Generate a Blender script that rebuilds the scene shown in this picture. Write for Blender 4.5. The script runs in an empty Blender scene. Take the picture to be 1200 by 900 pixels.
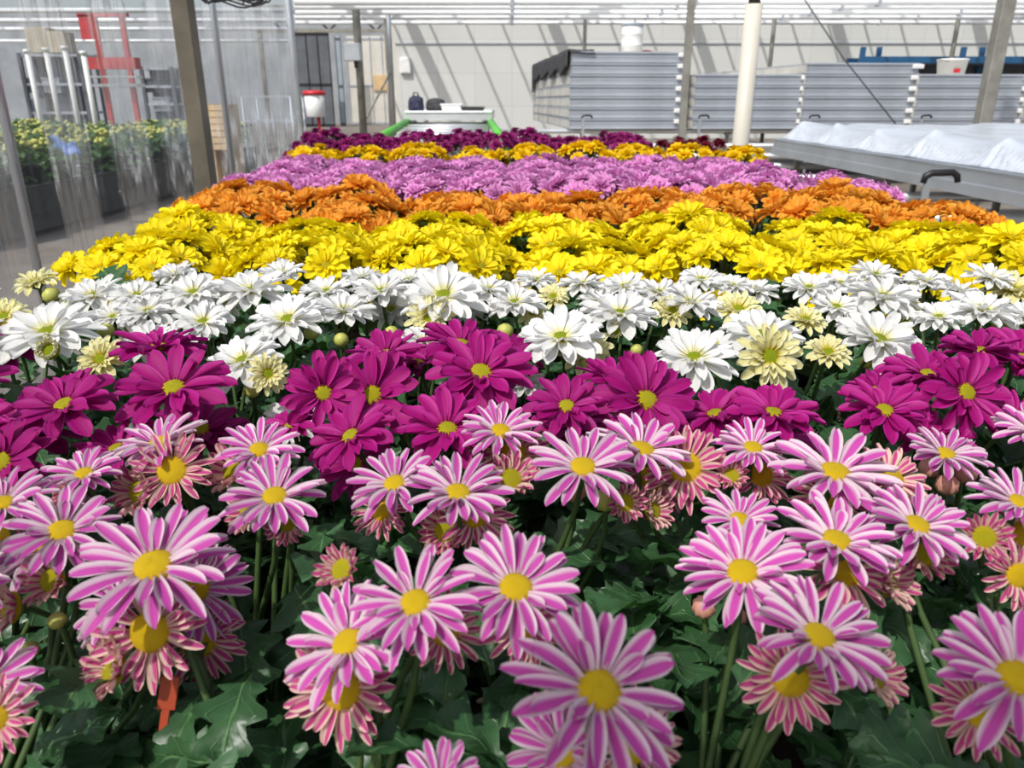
import bpy, math, random
from mathutils import Vector, Matrix, noise
R = math.radians
PI = math.pi
SC = bpy.context.scene
COL = SC.collection

# ------------------------------------------------------------------ camera, sky, sun, exposure
PITCH = R(20.3)
CAMZ = 1.25
FPX = 900.0
cam_d = bpy.data.cameras.new('camera'); cam = bpy.data.objects.new('camera', cam_d); COL.objects.link(cam)
cam.location = (0, 0, CAMZ); cam.rotation_euler = (PI / 2 - PITCH, 0, 0)
cam_d.sensor_width = 36; cam_d.lens = 27; cam_d.clip_start = 0.02; cam_d.clip_end = 400
cam_d.dof.use_dof = True; cam_d.dof.focus_distance = 0.62; cam_d.dof.aperture_fstop = 15
SC.camera = cam

SUN = Vector((0.45, 0.62, -1.0)).normalized()
w = bpy.data.worlds.new('sky'); SC.world = w; w.use_nodes = True
nt = w.node_tree; nt.nodes.clear()
sk = nt.nodes.new('ShaderNodeTexSky'); sk.sky_type = 'NISHITA'; sk.sun_disc = False
sk.sun_elevation = math.asin(-SUN.z); sk.sun_rotation = math.atan2(-SUN.x, -SUN.y)
sk.air_density = 1.0; sk.dust_density = 3.0; sk.ozone_density = 0.6
bg = nt.nodes.new('ShaderNodeBackground'); bg.inputs[1].default_value = 0.155
hs = nt.nodes.new('ShaderNodeHueSaturation'); hs.inputs['Saturation'].default_value = 0.55
wo = nt.nodes.new('ShaderNodeOutputWorld')
nt.links.new(sk.outputs[0], hs.inputs['Color']); nt.links.new(hs.outputs[0], bg.inputs[0]); nt.links.new(bg.outputs[0], wo.inputs[0])
sl = bpy.data.lights.new('sun', 'SUN'); sl.energy = 3.3; sl.angle = R(1.0); sl.color = (1.0, 0.97, 0.92)
so = bpy.data.objects.new('sun', sl); COL.objects.link(so)
so.rotation_euler = SUN.to_track_quat('-Z', 'Y').to_euler(); so.location = (-4, -6, 9)
SC.view_settings.view_transform = 'Standard'; SC.view_settings.look = 'None'
SC.view_settings.gamma = 1; SC.view_settings.use_curve_mapping = False
SC.view_settings.exposure = 0.0

# ------------------------------------------------------------------ small helpers
def ray(px, py):
    cx = (px - 600) / FPX; cy = (450 - py) / FPX
    c, s = math.cos(PITCH), math.sin(PITCH)
    return Vector((cx, c + cy * s, -s + cy * c))
def at_y(px, py, Y):            # point of the place at distance Y
    d = ray(px, py); return Vector((0, 0, CAMZ)) + d * (Y / d.y)
def at_h(px, py, h):            # point h below the eye
    d = ray(px, py); return Vector((0, 0, CAMZ)) + d * (-h / d.z)

def tag(o, label=None, cat=None, group=None, kind=None):
    if label: o['label'] = label
    if cat: o['category'] = cat
    if group: o['group'] = group
    if kind: o['kind'] = kind
    return o
def empty(name, loc=(0, 0, 0), rz=0):
    o = bpy.data.objects.new(name, None); o.empty_display_size = 0.05
    o.location = loc; o.rotation_euler = (0, 0, rz); COL.objects.link(o); return o
def children(o): return list(o.children)
def copy_tree(o, parent=None):
    c = o.copy(); COL.objects.link(c)
    if parent is not None: c.parent = parent
    for ch in children(o): copy_tree(ch, c)
    return c

class MB:
    """collects shapes, builds them as one mesh object"""
    def __init__(s): s.v = []; s.f = []; s.m = []; s.uv = []; s.sm = []
    def add(s, vs, fs, mi=0, uvs=None, smooth=True, M=None):
        b = len(s.v)
        s.v += [tuple(M @ Vector(v)) if M is not None else tuple(v) for v in vs]
        s.uv += uvs if uvs else [(0, 0)] * len(vs)
        for f in fs: s.f.append(tuple(i + b for i in f)); s.m.append(mi); s.sm.append(smooth)
    def box(s, c, d, mi=0, M=None, bev=0.0):
        x, y, z = c; a, b_, h = d[0] / 2, d[1] / 2, d[2] / 2
        if bev <= 0:
            vs = [(x + i * a, y + j * b_, z + k * h) for i in (-1, 1) for j in (-1, 1) for k in (-1, 1)]
            fs = [(0, 1, 3, 2), (4, 6, 7, 5), (0, 4, 5, 1), (2, 3, 7, 6), (0, 2, 6, 4), (1, 5, 7, 3)]
            s.add(vs, fs, mi, smooth=False, M=M)
        else:
            t = bev
            def loop(ia, ib, zz): # octagon
                return [(x - ia + t, y - ib, zz), (x + ia - t, y - ib, zz), (x + ia, y - ib + t, zz), (x + ia, y + ib - t, zz),
                        (x + ia - t, y + ib, zz), (x - ia + t, y + ib, zz), (x - ia, y + ib - t, zz), (x - ia, y - ib + t, zz)]
            ls = [loop(a - t, b_ - t, z - h), loop(a, b_, z - h + t), loop(a, b_, z + h - t), loop(a - t, b_ - t, z + h)]
            vs = sum(ls, []); fs = [tuple(range(7, -1, -1)), tuple(range(24, 32))]
            for r in range(3):
                for i in range(8):
                    j = (i + 1) % 8; fs.append((r * 8 + i, r * 8 + j, r * 8 + 8 + j, r * 8 + 8 + i))
            s.add(vs, fs, mi, smooth=False, M=M)
    def tube(s, pts, r, n=8, mi=0, caps=True, M=None):
        pts = [Vector(p) for p in pts]; k = len(pts)
        rs = r if isinstance(r, (list, tuple)) else [r] * k
        vs = []; fs = []; prev = None
        for i, p in enumerate(pts):
            t = (pts[min(i + 1, k - 1)] - pts[max(i - 1, 0)]).normalized()
            if prev is None:
                a = Vector((0, 0, 1)) if abs(t.z) < 0.9 else Vector((1, 0, 0))
                prev = t.cross(a).normalized()
            else:
                prev = (prev - t * prev.dot(t)).normalized()
            b = t.cross(prev)
            for q in range(n):
                an = 2 * PI * q / n
                vs.append(p + (prev * math.cos(an) + b * math.sin(an)) * rs[i])
        for i in range(k - 1):
            for q in range(n):
                q2 = (q + 1) % n
                fs.append((i * n + q, i * n + q2, i * n + n + q2, i * n + n + q))
        if caps: fs.append(tuple(range(n - 1, -1, -1))); fs.append(tuple((k - 1) * n + q for q in range(n)))
        s.add(vs, fs, mi, M=M)
    def lathe(s, prof, n=24, mi=0, c=(0, 0, 0), M=None):
        vs = []; fs = []
        for (r, z) in prof:
            for q in range(n):
                an = 2 * PI * q / n; vs.append((c[0] + r * math.cos(an), c[1] + r * math.sin(an), c[2] + z))
        for i in range(len(prof) - 1):
            for q in range(n):
                q2 = (q + 1) % n
                fs.append((i * n + q, i * n + q2, i * n + n + q2, i * n + n + q))
        s.add(vs, fs, mi, M=M)
    def ringframe(s, x0, x1, y0, y1, prof, mi=0):
        """sweep a profile of (outset, z) round a rectangle, mitred corners"""
        vs = []; fs = []; n = len(prof)
        for (sx, sy, X, Y) in ((-1, -1, x0, y0), (1, -1, x1, y0), (1, 1, x1, y1), (-1, 1, x0, y1)):
            for (o, z) in prof: vs.append((X + sx * o, Y + sy * o, z))
        for c in range(4):
            d = (c + 1) % 4
            for i in range(n - 1): fs.append((c * n + i, d * n + i, d * n + i + 1, c * n + i + 1))
        s.add(vs, fs, mi, smooth=False)
    def mesh(s, name, mats):
        me = bpy.data.meshes.new(name); me.from_pydata(s.v, [], s.f); me.update()
        for m in (mats if isinstance(mats, (list, tuple)) else [mats]): me.materials.append(m)
        me.polygons.foreach_set('material_index', s.m); me.polygons.foreach_set('use_smooth', s.sm)
        uvl = me.uv_layers.new(name='UVMap'); data = []
        for l in me.loops: data += s.uv[l.vertex_index]
        uvl.data.foreach_set('uv', data)
        return me
    def build(s, name, mats, parent=None, loc=(0, 0, 0), rot=(0, 0, 0)):
        o = bpy.data.objects.new(name, s.mesh(name, mats)); o.location = loc; o.rotation_euler = rot
        COL.objects.link(o)
        if parent is not None: o.parent = parent
        return o
def put(name, me, parent=None, M=None):
    o = bpy.data.objects.new(name, me); COL.objects.link(o)
    if parent is not None: o.parent = parent
    if M is not None: o.matrix_basis = M
    return o

# ------------------------------------------------------------------ materials
class NT:
    def __init__(s, name):
        s.mat = bpy.data.materials.new(name); s.mat.use_nodes = True; s.t = s.mat.node_tree; s.t.nodes.clear()
        s.out = s.t.nodes.new('ShaderNodeOutputMaterial')
    def n(s, ty, **kw):
        nd = s.t.nodes.new(ty)
        for k, v in kw.items(): setattr(nd, k, v)
        return nd
    def l(s, a, b): s.t.links.new(a, b)
    def val(s, x, sock):
        if hasattr(x, 'is_output'): s.l(x, sock)
        else: sock.default_value = x
    def math(s, op, a, b=0.0, c=None):
        nd = s.n('ShaderNodeMath', operation=op); s.val(a, nd.inputs[0]); s.val(b, nd.inputs[1])
        if c is not None: s.val(c, nd.inputs[2])
        return nd.outputs[0]
    def step(s, x, lo, hi):
        nd = s.n('ShaderNodeMapRange', interpolation_type='SMOOTHSTEP'); s.val(x, nd.inputs[0])
        nd.inputs[1].default_value = lo; nd.inputs[2].default_value = hi; return nd.outputs[0]
    def rng(s, x, lo, hi, a, b):
        nd = s.n('ShaderNodeMapRange'); s.val(x, nd.inputs[0])
        for i, v in enumerate((lo, hi, a, b)): nd.inputs[i + 1].default_value = v
        return nd.outputs[0]
    def mix(s, f, a, b, mode='MIX'):
        nd = s.n('ShaderNodeMix', data_type='RGBA', blend_type=mode); s.val(f, nd.inputs[0])
        for x, k in ((a, 6), (b, 7)):
            if hasattr(x, 'is_output'): s.l(x, nd.inputs[k])
            else: nd.inputs[k].default_value = (*x, 1) if len(x) == 3 else x
        return nd.outputs[2]
    def noise(s, vec, scale, detail=2.0, rough=0.5):
        nd = s.n('ShaderNodeTexNoise'); nd.inputs['Scale'].default_value = scale
        nd.inputs['Detail'].default_value = detail; nd.inputs['Roughness'].default_value = rough
        if vec is not None: s.l(vec, nd.inputs['Vector'])
        return nd.outputs['Fac']
    def coord(s, k='Object'): return s.n('ShaderNodeTexCoord').outputs[k]
    def scaled(s, vec, sc, loc=(0, 0, 0)):
        nd = s.n('ShaderNodeMapping'); nd.inputs['Scale'].default_value = sc; nd.inputs['Location'].default_value = loc
        s.l(vec, nd.inputs['Vector']); return nd.outputs[0]
    def bsdf(s, col, rough=0.5, metal=0.0, spec=0.5, bump=None, bstr=0.2, bdist=0.01):
        p = s.n('ShaderNodeBsdfPrincipled')
        if hasattr(col, 'is_output'): s.l(col, p.inputs['Base Color'])
        else: p.inputs['Base Color'].default_value = (*col, 1)
        s.val(rough, p.inputs['Roughness']); s.val(metal, p.inputs['Metallic'])
        p.inputs['Specular IOR Level'].default_value = spec
        if bump is not None:
            b = s.n('ShaderNodeBump'); b.inputs['Strength'].default_value = bstr; b.inputs['Distance'].default_value = bdist
            s.l(bump, b.inputs['Height']); s.l(b.outputs[0], p.inputs['Normal'])
        return p
    def done(s, sh): s.l(sh.outputs[0] if hasattr(sh, 'outputs') else sh, s.out.inputs[0]); return s.mat

def simple(name, col, rough=0.5, metal=0.0, var=0.12, scale=8.0, spec=0.5):
    m = NT(name); c = m.coord(); n_ = m.noise(c, scale, 4.0)
    a = tuple(min(1, x * (1 + var)) for x in col); b = tuple(x * (1 - var) for x in col)
    return m.done(m.bsdf(m.mix(m.step(n_, 0.3, 0.7), b, a), rough, metal, spec, bump=n_, bstr=0.05))

def petal_mat(name, center, edge, base, lo=0.45, hi=0.85, streak=0.12, baselen=0.3, tip=None, trans=0.28, var=0.12, spec=0.25):
    m = NT(name); uv = m.coord('UV'); sp = m.n('ShaderNodeSeparateXYZ'); m.l(uv, sp.inputs[0])
    U, V = sp.outputs[0], sp.outputs[1]
    oi = m.n('ShaderNodeObjectInfo').outputs['Random']
    cmb = m.n('ShaderNodeCombineXYZ'); m.l(m.math('MULTIPLY', U, 1.0), cmb.inputs[0]); m.l(V, cmb.inputs[1]); m.l(m.math('MULTIPLY', oi, 40.0), cmb.inputs[2])
    st = m.noise(m.scaled(cmb.outputs[0], (9, 0.9, 1)), 1.0, 3.0)
    # U carries the petal number in its whole part, the place across the petal in its fraction
    fu = m.math('FRACT', U); au = m.math('ABSOLUTE', m.math('MULTIPLY_ADD', fu, 2.0, -1.0))
    e = m.math('ADD', au, m.math('MULTIPLY_ADD', st, 0.5, -0.25))
    col = m.mix(m.step(e, lo, hi), center, edge)
    if tip: col = m.mix(m.step(V, 0.72, 1.0), col, tip)
    col = m.mix(m.step(V, 0.0, baselen), base, col)
    hv = m.n('ShaderNodeHueSaturation'); m.l(col, hv.inputs['Color'])
    m.l(m.rng(oi, 0, 1, 1 - var, 1 + var * 0.4), hv.inputs['Value'])
    line = m.noise(m.scaled(cmb.outputs[0], (26, 0.5, 1)), 1.0, 1.0)
    col = m.mix(streak, hv.outputs[0], m.mix(line, (0.25, 0.25, 0.25), (1, 1, 1)), 'MULTIPLY')
    p = m.bsdf(col, 0.55, 0, spec, bump=line, bstr=0.25, bdist=0.0015)
    tr = m.n('ShaderNodeBsdfTranslucent'); m.l(col, tr.inputs[0])
    mx = m.n('ShaderNodeMixShader'); mx.inputs[0].default_value = trans
    m.l(p.outputs[0], mx.inputs[1]); m.l(tr.outputs[0], mx.inputs[2])
    return m.done(mx)

def disc_mat(name, col, rim, scale=900):
    m = NT(name); c = m.coord(); v = m.n('ShaderNodeTexVoronoi'); v.inputs['Scale'].default_value = scale; m.l(c, v.inputs['Vector'])
    uv = m.coord('UV'); sp = m.n('ShaderNodeSeparateXYZ'); m.l(uv, sp.inputs[0])
    k = m.mix(m.step(sp.outputs[1], 0.25, 0.95), col, rim)
    k = m.mix(m.math('MULTIPLY', m.step(v.outputs['Distance'], 0.25, 0.7), 0.45), k, tuple(x * 0.4 for x in col))
    return m.done(m.bsdf(k, 0.65, 0, 0.2, bump=m.math('SUBTRACT', 1.0, v.outputs['Distance']), bstr=0.6, bdist=0.001))

def leaf_mat(name, col, vein):
    m = NT(name); uv = m.coord('UV'); sp = m.n('ShaderNodeSeparateXYZ'); m.l(uv, sp.inputs[0])
    U, V = sp.outputs[0], sp.outputs[1]
    fu = m.math('FRACT', U); au = m.math('ABSOLUTE', m.math('MULTIPLY_ADD', fu, 2.0, -1.0))
    mid = m.step(au, 0.09, 0.02)
    d = m.math('SUBTRACT', m.math('MULTIPLY', V, 5.0), m.math('MULTIPLY', au, 1.6))
    sv = m.math('ABSOLUTE', m.math('MULTIPLY_ADD', m.math('FRACT', d), 2.0, -1.0))
    side = m.math('MULTIPLY', m.step(sv, 0.16, 0.03), 0.45)
    c = m.coord(); n_ = m.noise(c, 45, 3.0)
    base = m.mix(m.step(n_, 0.3, 0.7), tuple(x * 0.7 for x in col), tuple(x * 1.25 for x in col))
    k = m.mix(m.math('MAXIMUM', mid, side), base, vein)
    p = m.bsdf(k, 0.38, 0, 0.45, bump=m.math('SUBTRACT', n_, m.math('MULTIPLY', m.math('MAXIMUM', mid, side), 0.6)), bstr=0.45, bdist=0.003)
    tr = m.n('ShaderNodeBsdfTranslucent'); tr.inputs[0].default_value = (col[0] * 2.2, col[1] * 2.6, col[2] * 0.8, 1)
    mx = m.n('ShaderNodeMixShader'); mx.inputs[0].default_value = 0.14
    m.l(p.outputs[0], mx.inputs[1]); m.l(tr.outputs[0], mx.inputs[2])
    return m.done(mx)

M = {}
M['stripe'] = petal_mat('pink_white_striped_petal', (0.67, 0.085, 0.47), (0.91, 0.76, 0.82), (0.84, 0.62, 0.66), 0.34, 0.86, 0.45, 0.22)
M['stripe_young'] = petal_mat('cream_red_striped_petal', (0.58, 0.06, 0.26), (0.88, 0.64, 0.53), (0.82, 0.55, 0.28), 0.30, 0.74, 0.25, 0.35)
M['purple'] = petal_mat('magenta_petal', (0.44, 0.003, 0.20), (0.58, 0.03, 0.33), (0.38, 0.01, 0.12), 0.5, 0.95, 0.5, 0.2)
M['white'] = petal_mat('white_petal', (0.86, 0.86, 0.83), (0.90, 0.90, 0.90), (0.82, 0.79, 0.40), 0.4, 0.9, 0.12, 0.40, trans=0.35, var=0.05)
M['white_young'] = petal_mat('cream_yellow_petal', (0.86, 0.80, 0.36), (0.88, 0.86, 0.60), (0.72, 0.60, 0.03), 0.3, 0.9, 0.12, 0.55, trans=0.3, var=0.08)
M['yellow'] = petal_mat('lemon_yellow_petal', (0.93, 0.76, 0.006), (0.95, 0.82, 0.012), (0.82, 0.58, 0.0), 0.3, 0.9, 0.15, 0.35, trans=0.32, var=0.1)
M['orange'] = petal_mat('orange_petal', (0.90, 0.33, 0.016), (0.95, 0.49, 0.07), (0.78, 0.16, 0.006), 0.3, 0.95, 0.2, 0.4, trans=0.34, var=0.14)
M['lilac'] = petal_mat('lilac_pink_petal', (0.80, 0.26, 0.66), (0.90, 0.52, 0.80), (0.56, 0.11, 0.42), 0.3, 0.95, 0.25, 0.5, trans=0.3, var=0.16)
M['gold'] = petal_mat('golden_yellow_petal', (0.93, 0.61, 0.004), (0.95, 0.70, 0.008), (0.84, 0.38, 0.0), 0.3, 0.95, 0.2, 0.4, trans=0.3, var=0.15)
M['dark'] = petal_mat('dark_magenta_petal', (0.33, 0.010, 0.17), (0.50, 0.06, 0.30), (0.17, 0.0, 0.06), 0.3, 0.95, 0.3, 0.5, trans=0.2, var=0.25)
M['crimson'] = petal_mat('dark_crimson_petal', (0.17, 0.004, 0.025), (0.24, 0.012, 0.05), (0.1, 0.0, 0.02), 0.3, 0.95, 0.3, 0.5, trans=0.2, var=0.2)
M['disc_y'] = disc_mat('yellow_disc', (0.78, 0.53, 0.012), (0.80, 0.50, 0.01))
M['disc_yg'] = disc_mat('yellow_green_disc', (0.46, 0.42, 0.012), (0.70, 0.52, 0.01))
M['disc_g'] = disc_mat('green_disc', (0.27, 0.34, 0.008), (0.48, 0.46, 0.02))
M['leaf'] = leaf_mat('chrysanthemum_leaf', (0.034, 0.098, 0.034), (0.085, 0.19, 0.07))
M['leaf_far'] = leaf_mat('budding_plant_leaf', (0.055, 0.12, 0.04), (0.13, 0.22, 0.07))
M['stem'] = simple('green_stem', (0.055, 0.10, 0.028), 0.5, scale=60)
M['sepal'] = simple('green_sepal', (0.09, 0.15, 0.04), 0.55, scale=90)
M['bud_g'] = simple('yellow_green_bud', (0.45, 0.46, 0.10), 0.5, scale=150, var=0.3)
M['bud_p'] = simple('pink_bud', (0.56, 0.27, 0.20), 0.5, scale=150, var=0.3)
M['pot'] = simple('black_plastic_pot', (0.02, 0.02, 0.022), 0.45)
M['soil'] = simple('potting_soil', (0.035, 0.024, 0.016), 0.95, var=0.5, scale=120)
M['alu'] = simple('aluminium', (0.60, 0.63, 0.66), 0.38, 0.85, var=0.08, scale=3)
M['alu_dull'] = simple('dull_aluminium', (0.44, 0.47, 0.52), 0.55, 0.45, var=0.10, scale=2)
M['alu_bright'] = simple('bright_aluminium_tube', (0.80, 0.82, 0.84), 0.3, 0.7, var=0.05, scale=3)
M['pipe_white'] = simple('white_coated_pipe', (0.86, 0.88, 0.90), 0.35, 0.1, var=0.04, scale=3)
M['alu_side'] = simple('pale_tray_side', (0.56, 0.55, 0.51), 0.6, 0.1, var=0.15, scale=2)
M['galv'] = simple('galvanised_post', (0.30, 0.29, 0.25), 0.5, 0.45, var=0.2, scale=5)
M['post'] = simple('weathered_brown_post', (0.19, 0.165, 0.12), 0.55, 0.2, var=0.25, scale=7)
M['white_plastic'] = simple('white_plastic', (0.82, 0.82, 0.80), 0.45, var=0.04)
M['pole_white'] = simple('cream_pole_sleeve', (0.58, 0.555, 0.48), 0.5, var=0.06, scale=2)
M['black'] = simple('black_rubber', (0.012, 0.012, 0.014), 0.45, var=0.2)
M['dark_cloth'] = simple('dark_grey_cloth', (0.045, 0.045, 0.05), 0.85, var=0.3, scale=12)
M['navy'] = simple('navy_cloth', (0.03, 0.035, 0.07), 0.8, var=0.3, scale=12)
M['red'] = simple('red_paint', (0.55, 0.02, 0.03), 0.4, var=0.1)
M['red_faded'] = simple('faded_red_steel', (0.50, 0.035, 0.04), 0.5, var=0.15)
M['blue'] = simple('blue_rack_paint', (0.02, 0.10, 0.22), 0.45, var=0.1)
M['green_paint'] = simple('bright_green_paint', (0.10, 0.52, 0.04), 0.4, var=0.08)
M['tan'] = simple('tan_board', (0.62, 0.44, 0.24), 0.7, var=0.12, scale=3)
M['darkwall'] = simple('dark_steel_wall', (0.10, 0.11, 0.125), 0.6, var=0.15, scale=2)
M['bluewall'] = simple('pale_blue_panel', (0.34, 0.40, 0.46), 0.6, var=0.1, scale=2)
M['panel'] = simple('cream_wall_panel', (0.60, 0.58, 0.52), 0.6, var=0.06, scale=2)
M['wire'] = simple('dark_wire', (0.07, 0.07, 0.07), 0.5)
M['cardboard'] = simple('cardboard', (0.50, 0.44, 0.33), 0.8, var=0.1, scale=4)
M['blue_bag'] = simple('blue_plastic', (0.08, 0.20, 0.55), 0.4)
M['tagc'] = simple('orange_plant_tag', (0.42, 0.06, 0.02), 0.5)

def floor_mat():
    m = NT('concrete_floor'); c = m.coord()
    a = m.noise(c, 1.3, 6.0, 0.6); b = m.noise(c, 30, 4.0)
    k = m.mix(m.step(a, 0.3, 0.72), (0.14, 0.118, 0.10), (0.25, 0.225, 0.20))
    k = m.mix(m.math('MULTIPLY', b, 0.35), k, (0.17, 0.15, 0.13))
    return m.done(m.bsdf(k, 0.8, 0, 0.3, bump=b, bstr=0.15))
M['floor'] = floor_mat()
M['greywall'] = simple('grey_blue_wall', (0.30, 0.32, 0.34), 0.6, var=0.15, scale=1)
M['mat_black'] = simple('dark_bench_mat', (0.03, 0.033, 0.03), 0.8, var=0.3)
def backwall_mat():
    m = NT('pale_wall_panels'); c = m.coord()
    br = m.n('ShaderNodeTexBrick'); br.offset = 0.0; m.l(m.scaled(c, (1, 1, 1)), br.inputs['Vector'])
    # panels lie in X/Z: swap the axes first
    sp = m.n('ShaderNodeSeparateXYZ'); m.l(c, sp.inputs[0]); cb = m.n('ShaderNodeCombineXYZ')
    m.l(sp.outputs[0], cb.inputs[0]); m.l(sp.outputs[2], cb.inputs[1]); m.l(cb.outputs[0], br.inputs['Vector'])
    br.inputs['Scale'].default_value = 1.0; br.inputs['Brick Width'].default_value = 1.25; br.inputs['Row Height'].default_value = 1.05
    br.inputs['Mortar Size'].default_value = 0.012; br.inputs['Mortar Smooth'].default_value = 0.3
    br.inputs['Color1'].default_value = (0.60, 0.61, 0.585, 1); br.inputs['Color2'].default_value = (0.63, 0.64, 0.615, 1)
    br.inputs['Mortar'].default_value = (0.50, 0.50, 0.48, 1)
    n_ = m.noise(c, 0.6, 5.0)
    k = m.mix(m.math('MULTIPLY', m.step(n_, 0.35, 0.75), 0.25), br.outputs['Color'], (0.52, 0.53, 0.505))
    return m.done(m.bsdf(k, 0.55, 0, 0.4))
M['wall'] = backwall_mat()
def film_mat():
    m = NT('clear_plastic_film'); c = m.coord()
    st = m.noise(m.scaled(c, (1, 5.0, 0.22)), 1.6, 4.0, 0.6)
    fine = m.noise(m.scaled(c, (1, 16.0, 0.5)), 2.0, 2.0)
    tr = m.n('ShaderNodeBsdfTransparent'); tr.inputs[0].default_value = (0.93, 0.94, 0.95, 1)
    gl = m.n('ShaderNodeBsdfGlossy'); gl.inputs['Roughness'].default_value = 0.09; gl.inputs[0].default_value = (0.95, 0.97, 1, 1)
    bp = m.n('ShaderNodeBump'); bp.inputs['Strength'].default_value = 0.35; bp.inputs['Distance'].default_value = 0.03
    m.l(m.math('ADD', st, m.math('MULTIPLY', fine, 0.3)), bp.inputs['Height']); m.l(bp.outputs[0], gl.inputs['Normal'])
    df = m.n('ShaderNodeBsdfTranslucent'); df.inputs[0].default_value = (0.85, 0.87, 0.9, 1)
    d2 = m.n('ShaderNodeBsdfDiffuse'); d2.inputs[0].default_value = (0.85, 0.87, 0.9, 1)
    dd = m.n('ShaderNodeMixShader'); dd.inputs[0].default_value = 0.5; m.l(df.outputs[0], dd.inputs[1]); m.l(d2.outputs[0], dd.inputs[2])
    lw = m.n('ShaderNodeLayerWeight'); lw.inputs[0].default_value = 0.22; m.l(bp.outputs[0], lw.inputs['Normal'])
    a = m.n('ShaderNodeMixShader'); m.l(m.math('ADD', m.math('MULTIPLY', lw.outputs['Fresnel'], 0.35), 0.015), a.inputs[0])
    m.l(tr.outputs[0], a.inputs[1]); m.l(gl.outputs[0], a.inputs[2])
    b = m.n('ShaderNodeMixShader')
    m.l(m.math('MULTIPLY_ADD', m.step(fine, 0.60, 0.85), 0.22, 0.045), b.inputs[0])
    m.l(a.outputs[0], b.inputs[1]); m.l(dd.outputs[0], b.inputs[2])
    return m.done(b)
M['film'] = film_mat()
def tarp_mat():
    m = NT('white_plastic_sheet'); c = m.coord(); n_ = m.noise(c, 5, 4.0)
    return m.done(m.bsdf(m.mix(n_, (0.44, 0.49, 0.57), (0.58, 0.62, 0.67)), 0.22, 0, 0.55, bump=n_, bstr=0.25, bdist=0.03))
M['tarp'] = tarp_mat()

# ------------------------------------------------------------------ the setting
m = MB(); m.add([(-45, -6, 0), (30, -6, 0), (30, 62, 0), (-45, 62, 0)], [(0, 1, 2, 3)], smooth=False)
tag(m.build('floor', M['floor']), kind='structure')
WY = 28.0
m = MB(); m.box((11, WY + 0.1, 2.9), (29.8, 0.2, 5.8))
tag(m.build('wall_back', M['wall']), kind='structure')
m = MB(); m.box((-3.95, WY + 9, 2.9), (0.15, 17.8, 5.8))
tag(m.build('wall_passage_right', M['panel']), kind='structure')
m = MB(); m.box((-24.5, WY + 18.1, 2.9), (41, 0.2, 5.8))
tag(m.build('wall_passage_back', M['greywall']), kind='structure')
for i, z in enumerate((3.02,)):
    m = MB(); m.box((11, WY - 0.02, z), (29.8, 0.04, 0.045))
    tag(m.build('trim_%d' % (i + 1), M['alu_dull']), kind='structure')
# roof frame of the house: beams and glazing bars overhead, plus one added shading beam
rf = MB()
for k in range(-3, 6): rf.box((k * 4.7 + 0.6, 20, 5.3), (0.28, 16, 0.3))
for k in range(-12, 24): rf.box((k * 1.2, 22, 5.55), (0.06, 11.8, 0.08))
for y in (14.5, 21.0, 27.5): rf.box((6, y, 5.35), (46, 0.1, 0.12))
rf.box((3.4, -1.80, 3.65), (9.2, .74, .2))  # added beam, unseen behind the camera, put here to shade the nearest flowers
tag(rf.build('ceiling', M['alu']), kind='structure')

# ------------------------------------------------------------------ flowers: meshes
def petal(mb, ang, L, W, r0, z0, el, curl, cup, idx, twist=0.0, tipw=0.62, nl=6, nw=4, mi=0):
    """one petal leaving the centre at angle ang; el = rise angle, curl = bend along its length"""
    vs = []; uvs = []; fs = []
    ca, sa = math.cos(ang), math.sin(ang)
    x = r0; z = z0; e = el; ds = (L - r0) / nl
    for i in range(nl + 1):
        t = 1 - (1 - i / nl) ** 1.35
        wd = W * (0.34 + 0.66 * math.sin(min(1, t / tipw) * PI / 2)) if t < tipw else W * math.sqrt(max(0.0, 1 - ((t - tipw) / (1.0 - tipw)) ** 2.2) ) 
        wd = max(wd, W * 0.30)
        for j in range(nw + 1):
            u = j / nw; q = 2 * u - 1
            yy = q * wd / 2
            zz = cup * W * (q * q - 0.4) + 0.05 * W * math.cos(q * PI * 2.0) + twist * q * wd * t
            nx, nz = -math.sin(e), math.cos(e)
            px = x + nx * zz + (0.10 * W * (1 - q * q) if i == nl else 0); pz = z + nz * zz
            vs.append((px * ca - yy * sa, px * sa + yy * ca, pz)); uvs.append((idx + 0.002 + 0.996 * u, t))
        if i < nl:
            dt = (1 - (1 - (i + 1) / nl) ** 1.35) - t
            x += math.cos(e) * dt * (L - r0); z += math.sin(e) * dt * (L - r0); e += curl * dt
    for i in range(nl):
        for j in range(nw):
            a = i * (nw + 1) + j; fs.append((a, a + 1, a + nw + 2, a + nw + 1))
    mb.add(vs, fs, mi, uvs)

def flower_mesh(name, rings, mats, seed, rdisc, calyx=True, nl=8, nw=4, jit=1.0):
    """rings: (count, length, width, rise deg, curl deg, cup); unit = flower radius 1"""
    rg = random.Random(seed); mb = MB(); idx = 0
    for (n, L, W, el, cu, cup) in rings:
        off = rg.random() * 6.28
        for k in range(n):
            a = off + 2 * PI * (k + rg.uniform(-.28, .28) * jit) / n
            petal(mb, a, L * rg.uniform(0.88, 1.05), W * rg.uniform(0.86, 1.12), rdisc * 0.72, 0.0 + 0.02 * (len(rings)) * rg.random(), R(el + rg.uniform(-7, 7) * jit), R(cu + rg.uniform(-14, 14) * jit),
                  cup * rg.uniform(.6, 1.3), idx, rg.uniform(-.25, .25) * jit, rg.uniform(.58, .72), nl, nw)
            idx += 1
    if calyx: mb.lathe([(0.03, -0.34), (0.10, -0.32), (0.24, -0.20), (rdisc * 0.85 + 0.03, -0.03), (rdisc * 0.6, 0.0)], 10, 1)
    return mb.mesh(name, mats)

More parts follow.
